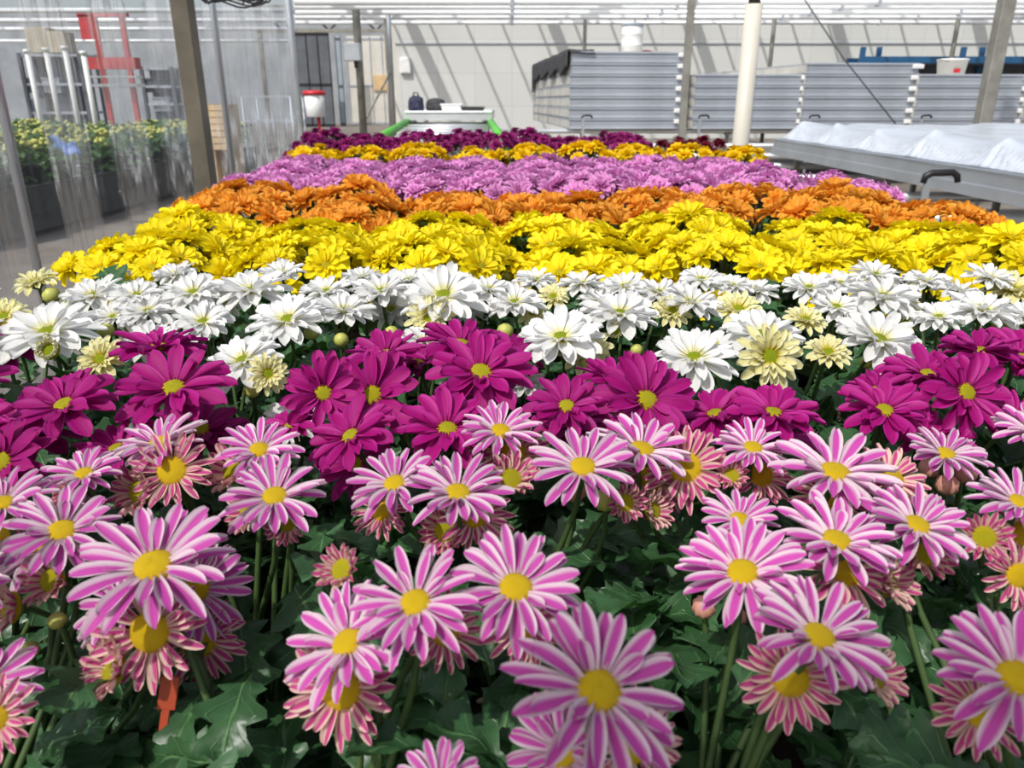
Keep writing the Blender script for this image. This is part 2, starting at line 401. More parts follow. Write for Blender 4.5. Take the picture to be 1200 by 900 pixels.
def disc_mesh(name, r, h, mat, n=18, seed=0):
    mb = MB(); rg = random.Random(seed); vs = []; uvs = []; fs = []
    k = 6
    for i in range(k + 1):
        t = i / k; rr = r * math.sin(t * PI / 2 * 1.05) ; zz = h * math.cos(t * PI / 2) - 0.10 * h * math.exp(-(t / .25) ** 2)
        for q in range(n):
            a = 2 * PI * q / n; b = 1 + rg.uniform(-.03, .03) * (i > 0)
            vs.append((rr * b * math.cos(a), rr * b * math.sin(a), zz * (1 + rg.uniform(-.05, .05)) + 0.0)); uvs.append((q / n, t))
    for i in range(k):
        for q in range(n):
            q2 = (q + 1) % n; fs.append((i * n + q, i * n + n + q, i * n + n + q2, i * n + q2))
    mb.add(vs, fs, 0, uvs); return mb.mesh(name, mat)

KIND = {}
def kind(key, mk, mat, rdisc, hd, dmat, nvar=4, **kw):
    fl = [flower_mesh(key + '_petals', mk(random.Random(100 + i), i), [M[mat], M['sepal']], hash_(key) + i, rdisc, **kw) for i in range(nvar)]
    dm = disc_mesh(key + '_disc', rdisc, hd, M[dmat]) if dmat else None
    KIND[key] = (fl, dm)
def hash_(s): return sum(ord(c) * (i + 3) for i, c in enumerate(s)) * 7
kind('stripe', lambda r, i: [(13 + i % 2, 1.0, 0.205, 9, -22, 0.20), (13, 0.93, 0.19, 26, -22, 0.24), (4, 0.62, 0.17, 44, -30, 0.3)], 'stripe', 0.25, 0.13, 'disc_y', 6)
kind('stripe_young', lambda r, i: [(17, 0.98, 0.185, 18, -26, 0.25), (16, 0.84, 0.165, 38, -30, 0.3)], 'stripe_young', 0.36, 0.17, 'disc_y', 4)
kind('stripe_cup', lambda r, i: [(16, 0.98, 0.24, 48, -10, 0.3), (14, 0.82, 0.2, 66, -24, 0.35)], 'stripe_young', 0.42, 0.2, 'disc_yg', 3)
kind('purple', lambda r, i: [(12, 1.0, 0.31, 8, -26, 0.16), (11, 0.9, 0.28, 28, -26, 0.2), (3, 0.6, 0.22, 46, -30, 0.25)], 'purple', 0.22, 0.11, 'disc_yg', 6)
kind('white', lambda r, i: [(14, 1.0, 0.31, 4, -26, 0.16), (13, 0.92, 0.28, 22, -24, 0.2), (8, 0.7, 0.23, 40, -20, 0.22)], 'white', 0.2, 0.1, 'disc_g', 6)
kind('white_young', lambda r, i: [(15, 1.0, 0.28, 14, -34, 0.2), (15, 0.82, 0.24, 38, -24, 0.25), (10, 0.6, 0.18, 55, -24, 0.3)], 'white_young', 0.27, 0.1, 'disc_g', 4)
kind('white_cup', lambda r, i: [(14, 1.0, 0.5, 58, 20, 0.3), (12, 0.85, 0.4, 68, 20, 0.3)], 'white_young', 0.62, 0.12, 'disc_g', 2)
kind('yellow', lambda r, i: [(13, 1.0, 0.36, -2, -26, 0.14), (12, 0.92, 0.34, 18, -22, 0.18), (9, 0.66, 0.28, 42, -20, 0.25)], 'yellow', 0.2, 0.1, 'disc_yg', 4, nl=5, nw=3)
kind('orange', lambda r, i: [(13, 1.0, 0.36, 2, -26, 0.15), (12, 0.9, 0.34, 26, -20, 0.2), (10, 0.66, 0.27, 52, -20, 0.3)], 'orange', 0.2, 0.1, 'disc_yg', 4, nl=5, nw=3)
kind('lilac', lambda r, i: [(14, 1.0, 0.34, -6, -20, 0.2), (13, 0.92, 0.32, 16, -14, 0.2), (11, 0.78, 0.29, 38, -10, 0.25), (8, 0.58, 0.25, 62, 0, 0.3)], 'lilac', 0.14, 0.1, None, 4, nl=4, nw=2)
kind('gold', lambda r, i: [(13, 1.0, 0.38, -6, -24, 0.2), (12, 0.9, 0.35, 18, -18, 0.2), (10, 0.72, 0.3, 42, -10, 0.25), (7, 0.5, 0.25, 66, 0, 0.3)], 'gold', 0.14, 0.1, None, 3, nl=4, nw=2)
kind('dark', lambda r, i: [(13, 1.0, 0.34, -12, -20, 0.2), (13, 0.95, 0.32, 14, -10, 0.25), (11, 0.82, 0.29, 38, 0, 0.25), (8, 0.66, 0.25, 62, 6, 0.3)], 'dark', 0.12, 0.1, None, 3, nl=4, nw=2)
kind('crimson', lambda r, i: [(13, 1.0, 0.34, -12, -20, 0.2), (13, 0.95, 0.32, 14, -10, 0.25), (11, 0.82, 0.29, 38, 0, 0.25), (8, 0.66, 0.25, 62, 6, 0.3)], 'crimson', 0.12, 0.1, None, 2, nl=4, nw=2)

def bud_mesh(name, mat):
    mb = MB(); prof = [(0.05, -1.0), (0.55, -0.9), (0.92, -0.45), (1.0, 0.0), (0.86, 0.5), (0.5, 0.86), (0.08, 1.0)]
    vs = []; fs = []; n = 20
    for (r, z) in prof:
        for q in range(n):
            a = 2 * PI * q / n; k = r * (1 + (0.10 if q % 2 else -0.06)); vs.append((k * math.cos(a), k * math.sin(a), z))
    for i in range(len(prof) - 1):
        for q in range(n): fs.append((i * n + q, i * n + (q + 1) % n, i * n + n + (q + 1) % n, i * n + n + q))
    mb.add(vs, fs, 0)
    for k in range(8): petal(mb, 2 * PI * k / 8, 1.35, 0.62, 0.2, -1.0, R(18), R(95), 0.25, k, nl=5, nw=2, mi=1)
    return mb.mesh(name, [mat, M['sepal']])
BUD = {'g': bud_mesh('green_bud', M['bud_g']), 'p': bud_mesh('pink_bud', M['bud_p'])}

def leaf_mesh_into(mb, Mx, L, W, idx, droop, fold, rg, nl=16, nw=4):
    """lobed chrysanthemum leaf"""
    vs = []; uvs = []; fs = []
    ph = rg.uniform(-.08, .08)
    x = 0.0; z = 0.0; e = R(12); ds = L / nl
    for i in range(nl + 1):
        t = i / nl
        env = math.sin(PI * min(1, (0.10 + 0.86 * t)) ** 1.15) ** 0.75 if t < 0.97 else 0.16
        lob = 0.5 + 0.5 * math.cos(2 * PI * (t * 3.2 + ph - 0.55))
        lob2 = 0.5 + 0.5 * math.cos(2 * PI * (t * 9.6 + ph))
        wd = W * env * (0.32 + 0.62 * lob ** 0.8 + 0.12 * lob2) if t > 0.14 else W * 0.10 * (1 + t)
        for j in range(nw + 1):
            q = 2 * j / nw - 1
            yy = q * wd / 2
            sweep = abs(q) * 0.16 * wd * (1 if lob > .3 else .4)
            zz = abs(q) * wd * fold + 0.05 * W * math.sin(t * 14 + q * 3 + idx)
            vs.append((x + sweep * math.cos(e) - math.sin(e) * zz, yy, z + sweep * math.sin(e) + math.cos(e) * zz)); uvs.append((idx + 0.002 + 0.996 * (q + 1) / 2, t))
        x += math.cos(e) * ds; z += math.sin(e) * ds; e -= droop / nl
    for i in range(nl):
        for j in range(nw):
            a = i * (nw + 1) + j; fs.append((a, a + 1, a + nw + 2, a + nw + 1))
    mb.add(vs, fs, 0, uvs, M=Mx)

def foliage_mesh(seed, n, rad, z0, z1, size, mat, nl=16, out=0.55):
    rg = random.Random(seed); mb = MB()
    for k in range(n):
        a = k * 2.39996 + rg.uniform(-.3, .3); t = (k + .5) / n
        r = rad * (0.18 + 0.62 * rg.random() ** .7)
        z = z0 + (z1 - z0) * (t ** 0.8) - 0.03 * (r / rad)
        pitch = R(rg.uniform(-38, 18))
        Mx = Matrix.Translation((r * math.cos(a), r * math.sin(a), z)) @ Matrix.Rotation(a + rg.uniform(-.5, .5), 4, 'Z') @ Matrix.Rotation(pitch, 4, 'Y') @ Matrix.Rotation(R(rg.uniform(-25, 25)), 4, 'X')
        s = size * rg.uniform(0.75, 1.2)
        leaf_mesh_into(mb, Mx, s, s * rg.uniform(.66, .8), k, R(rg.uniform(25, 75)), rg.uniform(.05, .28), rg, nl)
    return mb.mesh('foliage', mat)

def pot_mesh(r=0.065, h=0.105):
    mb = MB()
    mb.lathe([(0.01, 0), (r * .74, 0), (r * .76, 0.004), (r * .93, h * .82), (r, h * .82), (r * 1.02, h), (r * .95, h), (r * .92, h * .88)], 28, 0)
    mb.lathe([(r * .92, h * .88), (r * .5, h * .91), (0.0, h * .92)], 28, 1)
    return mb.mesh('pot', [M['pot'], M['soil']])
POT = pot_mesh()
BENCH_Z = 0.75
rot_to = lambda n_: n_.normalized().to_track_quat('Z', 'X').to_matrix().to_4x4()

def stems_mesh(tips, soil_z=0.095, r=0.0018):
    mb = MB(); rg = random.Random(len(tips) * 7 + 1)
    for (p, n_) in tips:
        p = Vector(p); n_ = Vector(n_).normalized()
        b = Vector((p.x * 0.12 + rg.uniform(-.015, .015), p.y * 0.12 + rg.uniform(-.015, .015), soil_z))
        c1 = b + Vector((0, 0, (p.z - b.z) * .45)); c2 = p - n_ * min(.05, .4 * (p - b).length)
        pts = []
        for i in range(8):
            t = i / 7; s = 1 - t
            pts.append(b * s ** 3 + c1 * 3 * s * s * t + c2 * 3 * s * t * t + p * t ** 3)
        mb.tube(pts, [r * 1.3 - r * .4 * i / 7 for i in range(8)], 6, 0, caps=False)
    return mb.mesh('stems', M['stem'])

def add_flower(root, key, var, p, n_, size, spin):
    """p local to the plant, size = flower diameter"""
    fl, dm = KIND[key]
    Mx = Matrix.Translation(p) @ rot_to(Vector(n_)) @ Matrix.Rotation(spin, 4, 'Z') @ Matrix.Scale(size / 2, 4)
    f = put('flower_head', fl[var % len(fl)], root, Mx)
    if dm: put('flower_center', dm, f)
    return f
def add_bud(root, key, p, n_, r):
    Mx = Matrix.Translation(p) @ rot_to(Vector(n_)) @ Matrix.Scale(r, 4)
    return put('flower_bud', BUD[key], root, Mx)

# ------------------------------------------------------------------ the bench that carries the flowers
def bench(x0, x1, y0, y1, ztop, label, legs=True, rim=0.06, depth=0.12, name='growing_bench', mat='alu', floor='alu_dull'):
    r_ = empty(name, ((x0 + x1) / 2, (y0 + y1) / 2, 0)); tag(r_, label, 'bench')
    hx, hy = (x1 - x0) / 2, (y1 - y0) / 2
    mb = MB(); mb.ringframe(-hx, hx, -hy, hy, [(-.03, ztop), (-.03, ztop + rim), (0.0, ztop + rim), (0.012, ztop + rim - .01), (0.0, ztop + rim - .025), (0.0, ztop + rim - depth * .55), (0.014, ztop + rim - depth * .6), (0.014, ztop + rim - depth), (-.03, ztop + rim - depth), (-.03, ztop)])
    mb.build('bench_frame', M[mat], r_)
    mb = MB(); mb.box((0, 0, ztop - .012), (2 * hx - .05, 2 * hy - .05, .024)); mb.build('bench_floor', M[floor], r_)
    if legs:
        for sx in (-1, 1):
            for sy in (-1, 0, 1):
                mb = MB(); mb.box((sx * (hx - .2), sy * (hy - .25), (ztop + rim - depth) / 2), (.05, .05, ztop + rim - depth)); mb.box((sx * (hx - .2), sy * (hy - .25), .006), (.1, .1, .012))
                mb.build('leg', M['galv'], r_)
    return r_
bench(-0.72, 0.92, 0.06, 3.14, BENCH_Z, 'long aluminium growing bench under all the rows of potted chrysanthemums', floor='mat_black')

# ------------------------------------------------------------------ hero plants: every flower of the near rows, by where it stands
ORD = ['first', 'second', 'third', 'fourth', 'fifth', 'sixth', 'seventh', 'eighth', 'ninth', 'tenth', 'eleventh']
def ordinal(i, n):
    if i == 0: return 'leftmost'
    if i == n - 1: return 'rightmost'
    return ORD[i] + ' from the left' if i < n / 2 else ORD[n - 1 - i] + ' from the right'

def make_pots(rows):
    pots = []
    for (y, xs, kd, lab, grp) in rows:
        for i, x in enumerate(xs):
            pots.append(dict(x=x, y=y, kind=kd, label=lab % ordinal(i, len(xs)), group=grp, fl=[], buds=[], n=len(pots)))
    return pots
HERO = make_pots([
    (0.25, [-0.26, -0.09, 0.08, 0.25], 'S', 'pink and white striped chrysanthemum plant, %s in the nearest row', 'striped pink chrysanthemums'),
    (0.41, [-0.34, -0.17, 0.0, 0.17, 0.34], 'S', 'striped pink chrysanthemum plant, %s in the row touching magenta flowers', 'striped pink chrysanthemums'),
    (0.55, [-0.56, -0.42, -0.24, -0.06, 0.12, 0.30, 0.47], 'P', 'deep magenta daisy chrysanthemum plant with yellow centers, %s in its row', 'magenta chrysanthemums'),
    (0.69, [-0.62, -0.46, -0.28, -0.10, 0.08, 0.26, 0.44, 0.60], 'W', 'white chrysanthemum plant, %s in the row touching the magenta flowers', 'white chrysanthemums'),
    (0.85, [-0.54, -0.36, -0.18, 0.0, 0.18, 0.36, 0.54], 'W', 'white chrysanthemum plant, %s in the row touching the yellow flowers', 'white chrysanthemums'),
])
# (x, y) of the centre in the 1200x900 frame, width there, kind, drop below the canopy, tilt towards the viewer, lean to the right
FL = '''
S 180 665 195 a .000 30 0
S 177 740 140 y .032 62 0
S 228 690 140 a .022 46 34
S 233 750 118 y .050 62 26
S 143 706 130 a .020 40 -32
S 135 785 95 c .065 50 -30
S 3 592 115 a .000 32 0
S 8 618 100 y .030 55 -10
S 73 623 135 a -.002 24 6
S 50 640 160 a .010 28 -22
S 62 680 80 c .035 55 -10
S 15 712 90 c .040 60 -28
S -16 800 130 a .030 45 20
S -8 842 100 y .060 60 20
S 99 556 92 a .000 22 0
S 88 574 66 c .022 50 -10
S 202 552 100 y .012 50 4
S 188 520 112 a -.002 14 -6
S 165 576 80 c .028 52 -26
S 304 528 100 a .000 26 6
S 275 552 80 c .020 45 -26
S 322 583 128 a -.006 32 6
S 292 600 66 c .022 62 -32
S 336 612 62 c .030 84 4
S 402 668 72 c .020 40 -22
S 408 755 168 a .004 38 -18
S 401 806 146 y .030 58 -6
S 487 708 160 a -.012 30 -4
S 521 740 104 y .022 56 26
S 604 690 168 a -.012 32 4
S 615 728 112 y .022 62 6
S 701 810 224 a -.026 34 4
S 660 882 150 a .018 50 -26
S 738 868 150 y .016 50 32
S 515 925 120 a .020 40 0
S 463 568 118 a .000 26 -8
S 448 597 80 y .020 58 -14
S 536 579 130 a -.004 30 2
S 556 602 98 y .018 58 14
S 523 621 76 c .030 62 -8
S 586 506 102 a -.004 22 0
S 601 530 90 y .014 52 8
S 571 526 64 y .018 50 -16
S 598 562 74 c .016 30 12
S 683 549 136 a -.008 34 -4
S 752 528 130 a -.006 16 10
S 760 560 112 y .010 44 36
S 732 589 60 c .030 64 14
S 764 598 62 c .030 55 36
S 803 548 112 y .004 50 -12
S 891 557 84 y .014 54 2
S 882 526 100 a -.004 14 0
S 857 558 50 c .016 45 -10
S 978 555 152 a -.004 22 4
S 975 584 116 y .016 40 0
S 1043 560 94 y .008 30 16
S 1108 533 98 a .000 20 0
S 1212 506 100 a -.004 24 -10
S 866 610 98 a .004 24 -4
S 870 672 158 a -.006 34 -6
S 980 635 148 a -.004 26 0
S 988 668 122 y .018 40 4
S 1038 682 86 c .030 52 34
S 1074 617 134 a -.004 26 8
S 1082 650 76 c .020 58 4
S 1194 590 116 a -.002 24 6
S 1197 626 92 y .014 52 8
S 1153 630 72 c .018 50 -18
S 1192 674 86 y .026 60 0
S 958 748 172 a -.006 34 10
S 926 794 130 y .032 66 -10
S 1024 792 84 c .042 55 34
S 1193 797 200 a -.016 34 -6
S 1150 832 120 y .026 50 -24
P 204 456 136 a -.002 34 0
P 76 476 132 a .002 30 -10
P 30 507 124 a .006 28 14
P 3 541 120 a .012 52 0
P 6 410 96 a .004 22 0
P 186 408 110 a -.004 4 0
P 235 505 120 a .020 30 14
P 137 527 104 a .026 24 -12
P 379 461 100 a .000 62 14
P 437 463 118 a .000 50 -10
P 563 437 132 a -.004 38 0
P 567 458 84 a .012 58 6
P 524 504 124 a .012 36 2
P 412 512 118 a .014 26 -20
P 417 545 98 a .028 46 -6
P 452 416 100 a .000 8 -4
P 664 477 104 a .000 38 -2
P 757 469 130 a -.004 44 8
P 670 498 96 a .014 30 -6
P 540 404 106 a -.002 4 6
P 598 412 84 a .010 14 20
P 906 485 112 a .002 12 0
P 1036 482 112 a .004 32 -6
P 1131 460 118 a -.002 56 8
P 1028 458 84 a .008 10 -14
P 1088 440 112 a -.002 12 -8
P 1195 418 106 a .000 26 10
P 915 510 104 a .014 16 8
P 838 487 112 a .006 10 -16
P 1082 512 116 a .018 26 4
P 1148 412 100 a -.004 4 0
P 1190 490 100 a .016 34 10
P 720 447 92 a .004 8 12
P 340 500 80 a .020 20 -20
P 490 425 90 a .006 16 -14
W 57 390 122 a .004 20 -4
W 59 411 38 u .020 50 0
W 110 347 76 a .002 20 0
W 42 331 54 y .000 20 -8
W 160 347 66 a -.002 14 6
W 226 344 78 a -.004 26 -4
W 238 378 74 a .006 34 6
W 172 366 70 a .004 20 0
W 178 400 68 a .010 40 8
W 118 421 62 y .018 44 0
W 294 342 98 a -.004 10 0
W 337 375 98 a .000 26 -6
W 285 423 98 a .008 40 -8
W 314 438 52 y .018 56 20
W 342 493 76 a .050 36 0
W 402 365 80 a .000 14 8
W 447 342 84 a -.004 20 0
W 520 347 112 a -.004 34 4
W 458 363 60 a .006 36 0
W 503 371 62 y .012 52 -8
W 603 355 74 a .000 20 0
W 623 366 44 y .010 48 8
W 648 348 42 y .000 26 0
W 657 396 108 a .002 26 -6
W 684 410 76 y .014 40 14
W 726 368 98 a -.002 22 4
W 720 388 28 u .016 60 0
W 787 365 54 y .008 34 0
W 497 400 62 a .018 12 10
W 616 448 58 a .045 26 14
W 813 420 108 a .004 36 -8
W 902 417 84 y .012 58 4
W 893 393 102 a .002 22 -2
W 970 413 58 y .016 30 -4
W 1030 398 108 a .000 30 6
W 1036 416 26 u .018 60 0
W 943 375 54 y .006 20 0
W 980 360 64 a .002 22 0
W 1034 348 92 a -.004 14 4
W 1060 361 46 y .010 36 6
W 1152 365 94 a .000 12 0
W 810 355 84 a .000 16 4
W 865 363 62 y .006 26 -6
W 1025 322 62 a -.010 20 0
W 885 341 58 a -.002 14 0
W 948 338 66 a -.004 16 0
W 1085 330 62 a -.004 14 0
W 1122 342 62 a -.002 14 8
W 1186 340 74 y -.004 16 0
W 822 328 62 a -.004 14 0
W 732 336 62 a -.004 12 0
W 772 343 72 a -.002 12 0
W 682 333 62 a -.004 12 0
W 628 328 56 a -.004 12 0
W 572 340 66 a -.004 12 0
W 382 342 66 a -.004 12 0
W 480 328 56 a -.006 10 0
W 425 325 54 a -.006 10 0
W 548 366 54 a .008 24 0
W 700 352 52 a .002 16 0
W 858 335 54 a -.002 12 0
W 985 332 56 a -.004 12 0
W 1160 326 60 a -.006 12 0
W 1205 372 70 a .002 16 0
W 1100 372 60 a .004 20 -10
W 205 322 54 a -.004 12 0
W 330 320 58 a -.006 12 0
W 262 356 56 a .004 20 12
W 132 372 52 a .010 26 0
W 5 372 60 y .010 30 0
W -52 392 100 a .000 20 0
W -45 350 80 a .002 20 0
W -95 420 100 a .006 26 0
W 1262 380 100 a .000 20 0
W 1245 345 70 a .000 16 0
P -55 455 130 a .000 26 0
P -45 505 124 a .006 26 0
P -70 420 100 a .000 10 0
P 1262 450 124 a .000 26 0
P 1258 505 116 a .012 26 0
S -75 610 150 a .000 26 0
S -70 700 170 a .004 30 0
S 1285 600 130 a .000 26 0
S 1290 700 150 a .004 30 0
'''
BUDS = '''
S 67 727 11 g .040
S 35 762 12 g .055
S 825 711 15 p .030
S 862 722 14 p .040
S 672 572 17 p .014
S 709 586 14 g .020
S 1090 548 12 p .012
S 1130 553 14 p .012
S 1110 568 13 p .016
S 886 600 9 g .02
W 295 457 9 g .028
W 124 388 9 g .016
W 60 346 9 g .004
W 592 388 9 g .014
W 616 408 9 g .022
W 641 400 9 g .020
W 688 426 8 g .024
W 746 410 7 g .022
W 400 398 8 g .018
W 365 390 8 g .016
W 459 390 8 g .018
W 930 395 7 g .02
W 845 402 8 g .02
W 1015 425 7 g .024
W 1172 385 9 g .016
W 80 360 8 g .01
'''
HB = {'S': 0.200, 'P': 0.190, 'W': 0.182}
KEY = {'Sa': 'stripe', 'Sy': 'stripe_young', 'Sc': 'stripe_cup', 'Pa': 'purple', 'Wa': 'white', 'Wy': 'white_young', 'Wu': 'white_cup'}
rg = random.Random(11)
cF = Vector((0, math.cos(PITCH), -math.sin(PITCH)))
def nearest(P, k):
    c = [q for q in HERO if q['kind'] == k]
    return min(c, key=lambda q: (q['x'] - P.x) ** 2 + (q['y'] - P.y) ** 2 + 0.002 * len(q['fl']) * 0.15)
HF = []
for ln in FL.strip().splitlines():
    k, px, py, D, st, dh, tl, lean = ln.split()
    px, py, D, dh, tl, lean = (float(v) for v in (px, py, D, dh, tl, lean))
    h = HB[k] + (dh * 0.5 if st in 'ycu' else dh)
    if k == 'W': h -= max(0, (360 - py)) * 0.00025
    if st == 'a' and tl < 42: tl *= 0.6
    tl += rg.uniform(-4, 4); lean += rg.uniform(-4, 4)
    n_ = Vector((math.sin(R(lean)) , -math.sin(R(tl)) * math.cos(R(lean)), math.cos(R(tl)) * math.cos(R(lean))))
    HF.append([k, st, px, py, D, h, n_])
def solve(f):
    P = at_h(f[2], f[3], f[5]); depth = (P - Vector((0, 0, CAMZ))).dot(cF)
    return P, min(max(f[4] * depth / FPX, 0.02), 0.09)
# blooms that would grow through each other: the lower one sits a little farther down and back
for it in range(40):
    moved = False; S_ = [solve(f) for f in HF]
    for i in range(len(HF)):
        for j in range(i + 1, len(HF)):
            (P, a), (Q, b) = S_[i], S_[j]
            if (P - Q).length < (0.30 if HF[i][1] == HF[j][1] else 0.24) * (a + b) * (.9 if HF[i][0] == 'W' else 1):
                lo = i if (HF[i][1] in 'ycu', HF[i][5]) > (HF[j][1] in 'ycu', HF[j][5]) else j
                if HF[lo][5] < HB[HF[lo][0]] + .06: HF[lo][5] += .002; moved = True
    if not moved: break
for f in HF:
    P, size = solve(f); q = nearest(P, f[0]); q['fl'].append((KEY[f[0] + f[1]], P, f[6], size))
for ln in BUDS.strip().splitlines():
    k, px, py, r_, c, dh = ln.split(); px, py, r_, dh = (float(v) for v in (px, py, r_, dh))
    P = at_h(px, py, HB[k] + dh); q = nearest(P, k)
    q['buds'].append((c, P, Vector((rg.uniform(-.3, .3), -.3, 1)), r_ * P.y / math.cos(PITCH) / FPX * 1.0))
for q in HERO:
    if not q['fl']: continue
    o = Vector((q['x'], q['y'], BENCH_Z)); root = empty('potted_chrysanthemum', o); tag(root, q['label'], 'potted plant', q['group'])
    put('pot', POT, root)
    tips = []
    for i, (key, P, n_, size) in enumerate(q['fl']):
        p = P - o; tips.append((p - n_ * size * .15, n_)); add_flower(root, key, q['n'] * 3 + i * 5 + int(size * 1e4), p, n_, size, rg.random() * 6.28)
    for (c, P, n_, r_) in q['buds']:
        tips.append((P - o - n_ * r_, n_)); add_bud(root, c, P - o, n_, r_)
    put('stems', stems_mesh(tips), root)
    top = sum(t[0].z for t in tips) / len(tips)
    put('foliage', foliage_mesh(300 + q['n'], 105 if q['kind'] == 'S' else 74, 0.145, 0.09, top - 0.018, 0.052, M['leaf']), root)
    if q['n'] == 0:
        P = at_h(193, 842, .275) - o
        mb = MB(); mb.box((0, 0, -.045), (.004, .0012, .10), bev=.0004); mb.box((0, 0, .012), (.0085, .0012, .016), bev=.0004)
        t_ = mb.build('plant_tag', M['tagc'], root, P, (R(-20), R(12), R(10))); t_['label'] = 'small orange tag among the leaves'

# ------------------------------------------------------------------ the rows behind: a few plants of each kind, then copies
def proto(key, seed, n, rad, top, drop, size, tiltmax=48, leafn=26, buds=0, mixkeys=None):
    rg = random.Random(seed); root = empty('potted_chrysanthemum'); put('pot', POT, root); tips = []
    for i in range(n):
        r = rad * math.sqrt((i + .45) / n); a = i * 2.39996 + seed
        r *= rg.uniform(.9, 1.1)
        p = Vector((r * math.cos(a), r * math.sin(a), top - drop * (r / rad) ** 2 + rg.uniform(-.012, .008)))
        tl = R(tiltmax * (r / rad) ** 1.3 + rg.uniform(-10, 10)); a2 = a + rg.uniform(-.5, .5)
        n_ = Vector((math.sin(tl) * math.cos(a2), math.sin(tl) * math.sin(a2), math.cos(tl)))
        s = size * rg.uniform(.84, 1.14)
        add_flower(root, mixkeys[i % len(mixkeys)] if mixkeys else key, rg.randrange(9), p, n_, s, rg.random() * 6.28); tips.append((p - n_ * s * .15, n_))
    for i in range(buds):
        a = rg.random() * 6.28; r = rad * rg.uniform(.5, 1.0); p = Vector((r * math.cos(a), r * math.sin(a), top - drop - .012)); n_ = Vector((math.cos(a) * .4, math.sin(a) * .4, 1))
        add_bud(root, 'g', p, n_, .007); tips.append((p - n_ * .006, n_))
    put('stems', stems_mesh(tips), root)
    put('foliage', foliage_mesh(seed + 50, leafn, rad * 1.12, .09, top - drop - .005, .055, M['leaf'], 10), root)
    return root
PROTO = {}
def protos(key, n, rad, top, drop, size, k=3, **kw):
    PROTO[key] = [[proto(key, 17 * (i + 1) + hash_(key) % 91, n, rad, top, drop, size, **kw), False] for i in range(k)]
protos('yellow', 15, 0.108, 0.325, 0.04, 0.066, buds=2)
protos('orange', 12, 0.102, 0.330, 0.035, 0.071)
protos('lilac', 13, 0.104, 0.335, 0.03, 0.069)
protos('gold', 11, 0.098, 0.352, 0.035, 0.064)
protos('dark', 15, 0.098, 0.380, 0.045, 0.050)
protos('crimson', 12, 0.095, 0.355, 0.03, 0.046, k=1)
rg = random.Random(5)
def row(key, y, xs, lab, grp, dz=0.0):
    for i, x in enumerate(xs):
        ent = PROTO[key][rg.randrange(len(PROTO[key]))]
        if ent[1]: o = copy_tree(ent[0])
        else: o = ent[0]; ent[1] = True
        o.location = (x + rg.uniform(-.015, .015), y + rg.uniform(-.015, .015), BENCH_Z)
        o.rotation_euler = (0, 0, rg.random() * 6.28)
        s = 1 + dz + rg.uniform(-.035, .035); o.scale = (1, 1, s)
        tag(o, lab % ordinal(i, len(xs)), 'potted plant', grp)
def span(a, b, n): return [a + (b - a) * i / (n - 1) for i in range(n)]
row('yellow', 1.00, span(-.46, .84, 8), 'bright yellow chrysanthemum plant, %s in the row touching the white flowers', 'bright yellow chrysanthemums')
row('yellow', 1.18, span(-.49, .84, 8), 'bright yellow chrysanthemum plant, %s in the row touching the orange flowers', 'bright yellow chrysanthemums')
row('orange', 1.37, span(-.49, .74, 7), 'orange chrysanthemum plant, %s in the row touching the yellow flowers', 'orange chrysanthemums')
row('orange', 1.55, span(-.52, .66, 7), 'orange chrysanthemum plant, %s in the row touching the lilac flowers', 'orange chrysanthemums')
LR = ['first', 'second', 'third', 'fourth', 'fifth']
LX = [(-.56, .72), (-.58, .80), (-.60, .66), (-.62, .62), (-.64, .60)]
for k in range(5):
    row('lilac', 1.73 + .18 * k, span(*LX[k], 8), 'lilac pink chrysanthemum plant, %s in ' + LR[k] + ' lilac row behind orange flowers', 'lilac pink chrysanthemums', dz=-.012 * k)
row('gold', 2.66, span(-.66, .76, 9), 'golden yellow chrysanthemum plant, %s in the thin golden row', 'golden chrysanthemums')
row('dark', 2.86, span(-.70, .42, 8), 'dark magenta pompon chrysanthemum plant, %s in the row touching golden flowers', 'dark magenta chrysanthemums')
row('crimson', 2.84, [.56, .69], 'dark crimson chrysanthemum plant, %s of two at the right end of the dark row', 'crimson chrysanthemums')
row('dark', 3.03, span(-.70, .40, 7), 'dark magenta pompon chrysanthemum plant, %s in the farthest row of all', 'dark magenta chrysanthemums')

# ------------------------------------------------------------------ clear film curtain on the left with its posts
FX = -1.42
mb = MB(); ny, nz = 260, 14; y0, y1 = 1.7, 5.55
vs = []; fs = []
for i in range(ny + 1):
    y = y0 + (y1 - y0) * i / ny
    for k in range(nz + 1):
        z = 0.02 + 3.0 * k / nz
        a = 0.018 * math.sin(y * 11 + 1.5 * math.sin(y * 2.3) + .25 * z) + 0.010 * math.sin(y * 29 + z * .8) + .015 * noise.noise(Vector((y * 2.2, z * .7, 3)))
        vs.append((FX + a, y, z))
for i in range(ny):
    for k in range(nz):
        a = i * (nz + 1) + k; fs.append((a, a + 1, a + nz + 2, a + nz + 1))
mb.add(vs, fs)
tag(mb.build('plastic_curtain', M['film']), 'clear plastic film curtain hanging along the path left of the flowers', 'curtain')
def post(name, x, y, r, h, mat, label, cat='post', square=False, z0=0.0, tilt=0):
    root = empty(name, (x, y, 0)); tag(root, label, cat)
    mb = MB()
    if square: mb.box((0, 0, (h + z0) / 2), (2 * r, 2 * r, h - z0), bev=r * .12)
    else: mb.tube([(0, 0, z0), (0, 0, h)], r, 16)
    mb.build('shaft', M[mat], root)
    mb = MB(); mb.box((0, 0, z0 + .006), (r * 4, r * 4, .012)); 
    for sx in (-1, 1):
        for sy in (-1, 1): mb.tube([(sx * r * 1.5, sy * r * 1.5, z0 + .012), (sx * r * 1.5, sy * r * 1.5, z0 + .03)], r * .22, 6)
    mb.build('foot_plate', M[mat], root)
    return root
p = at_y(228, 112, 3.15)
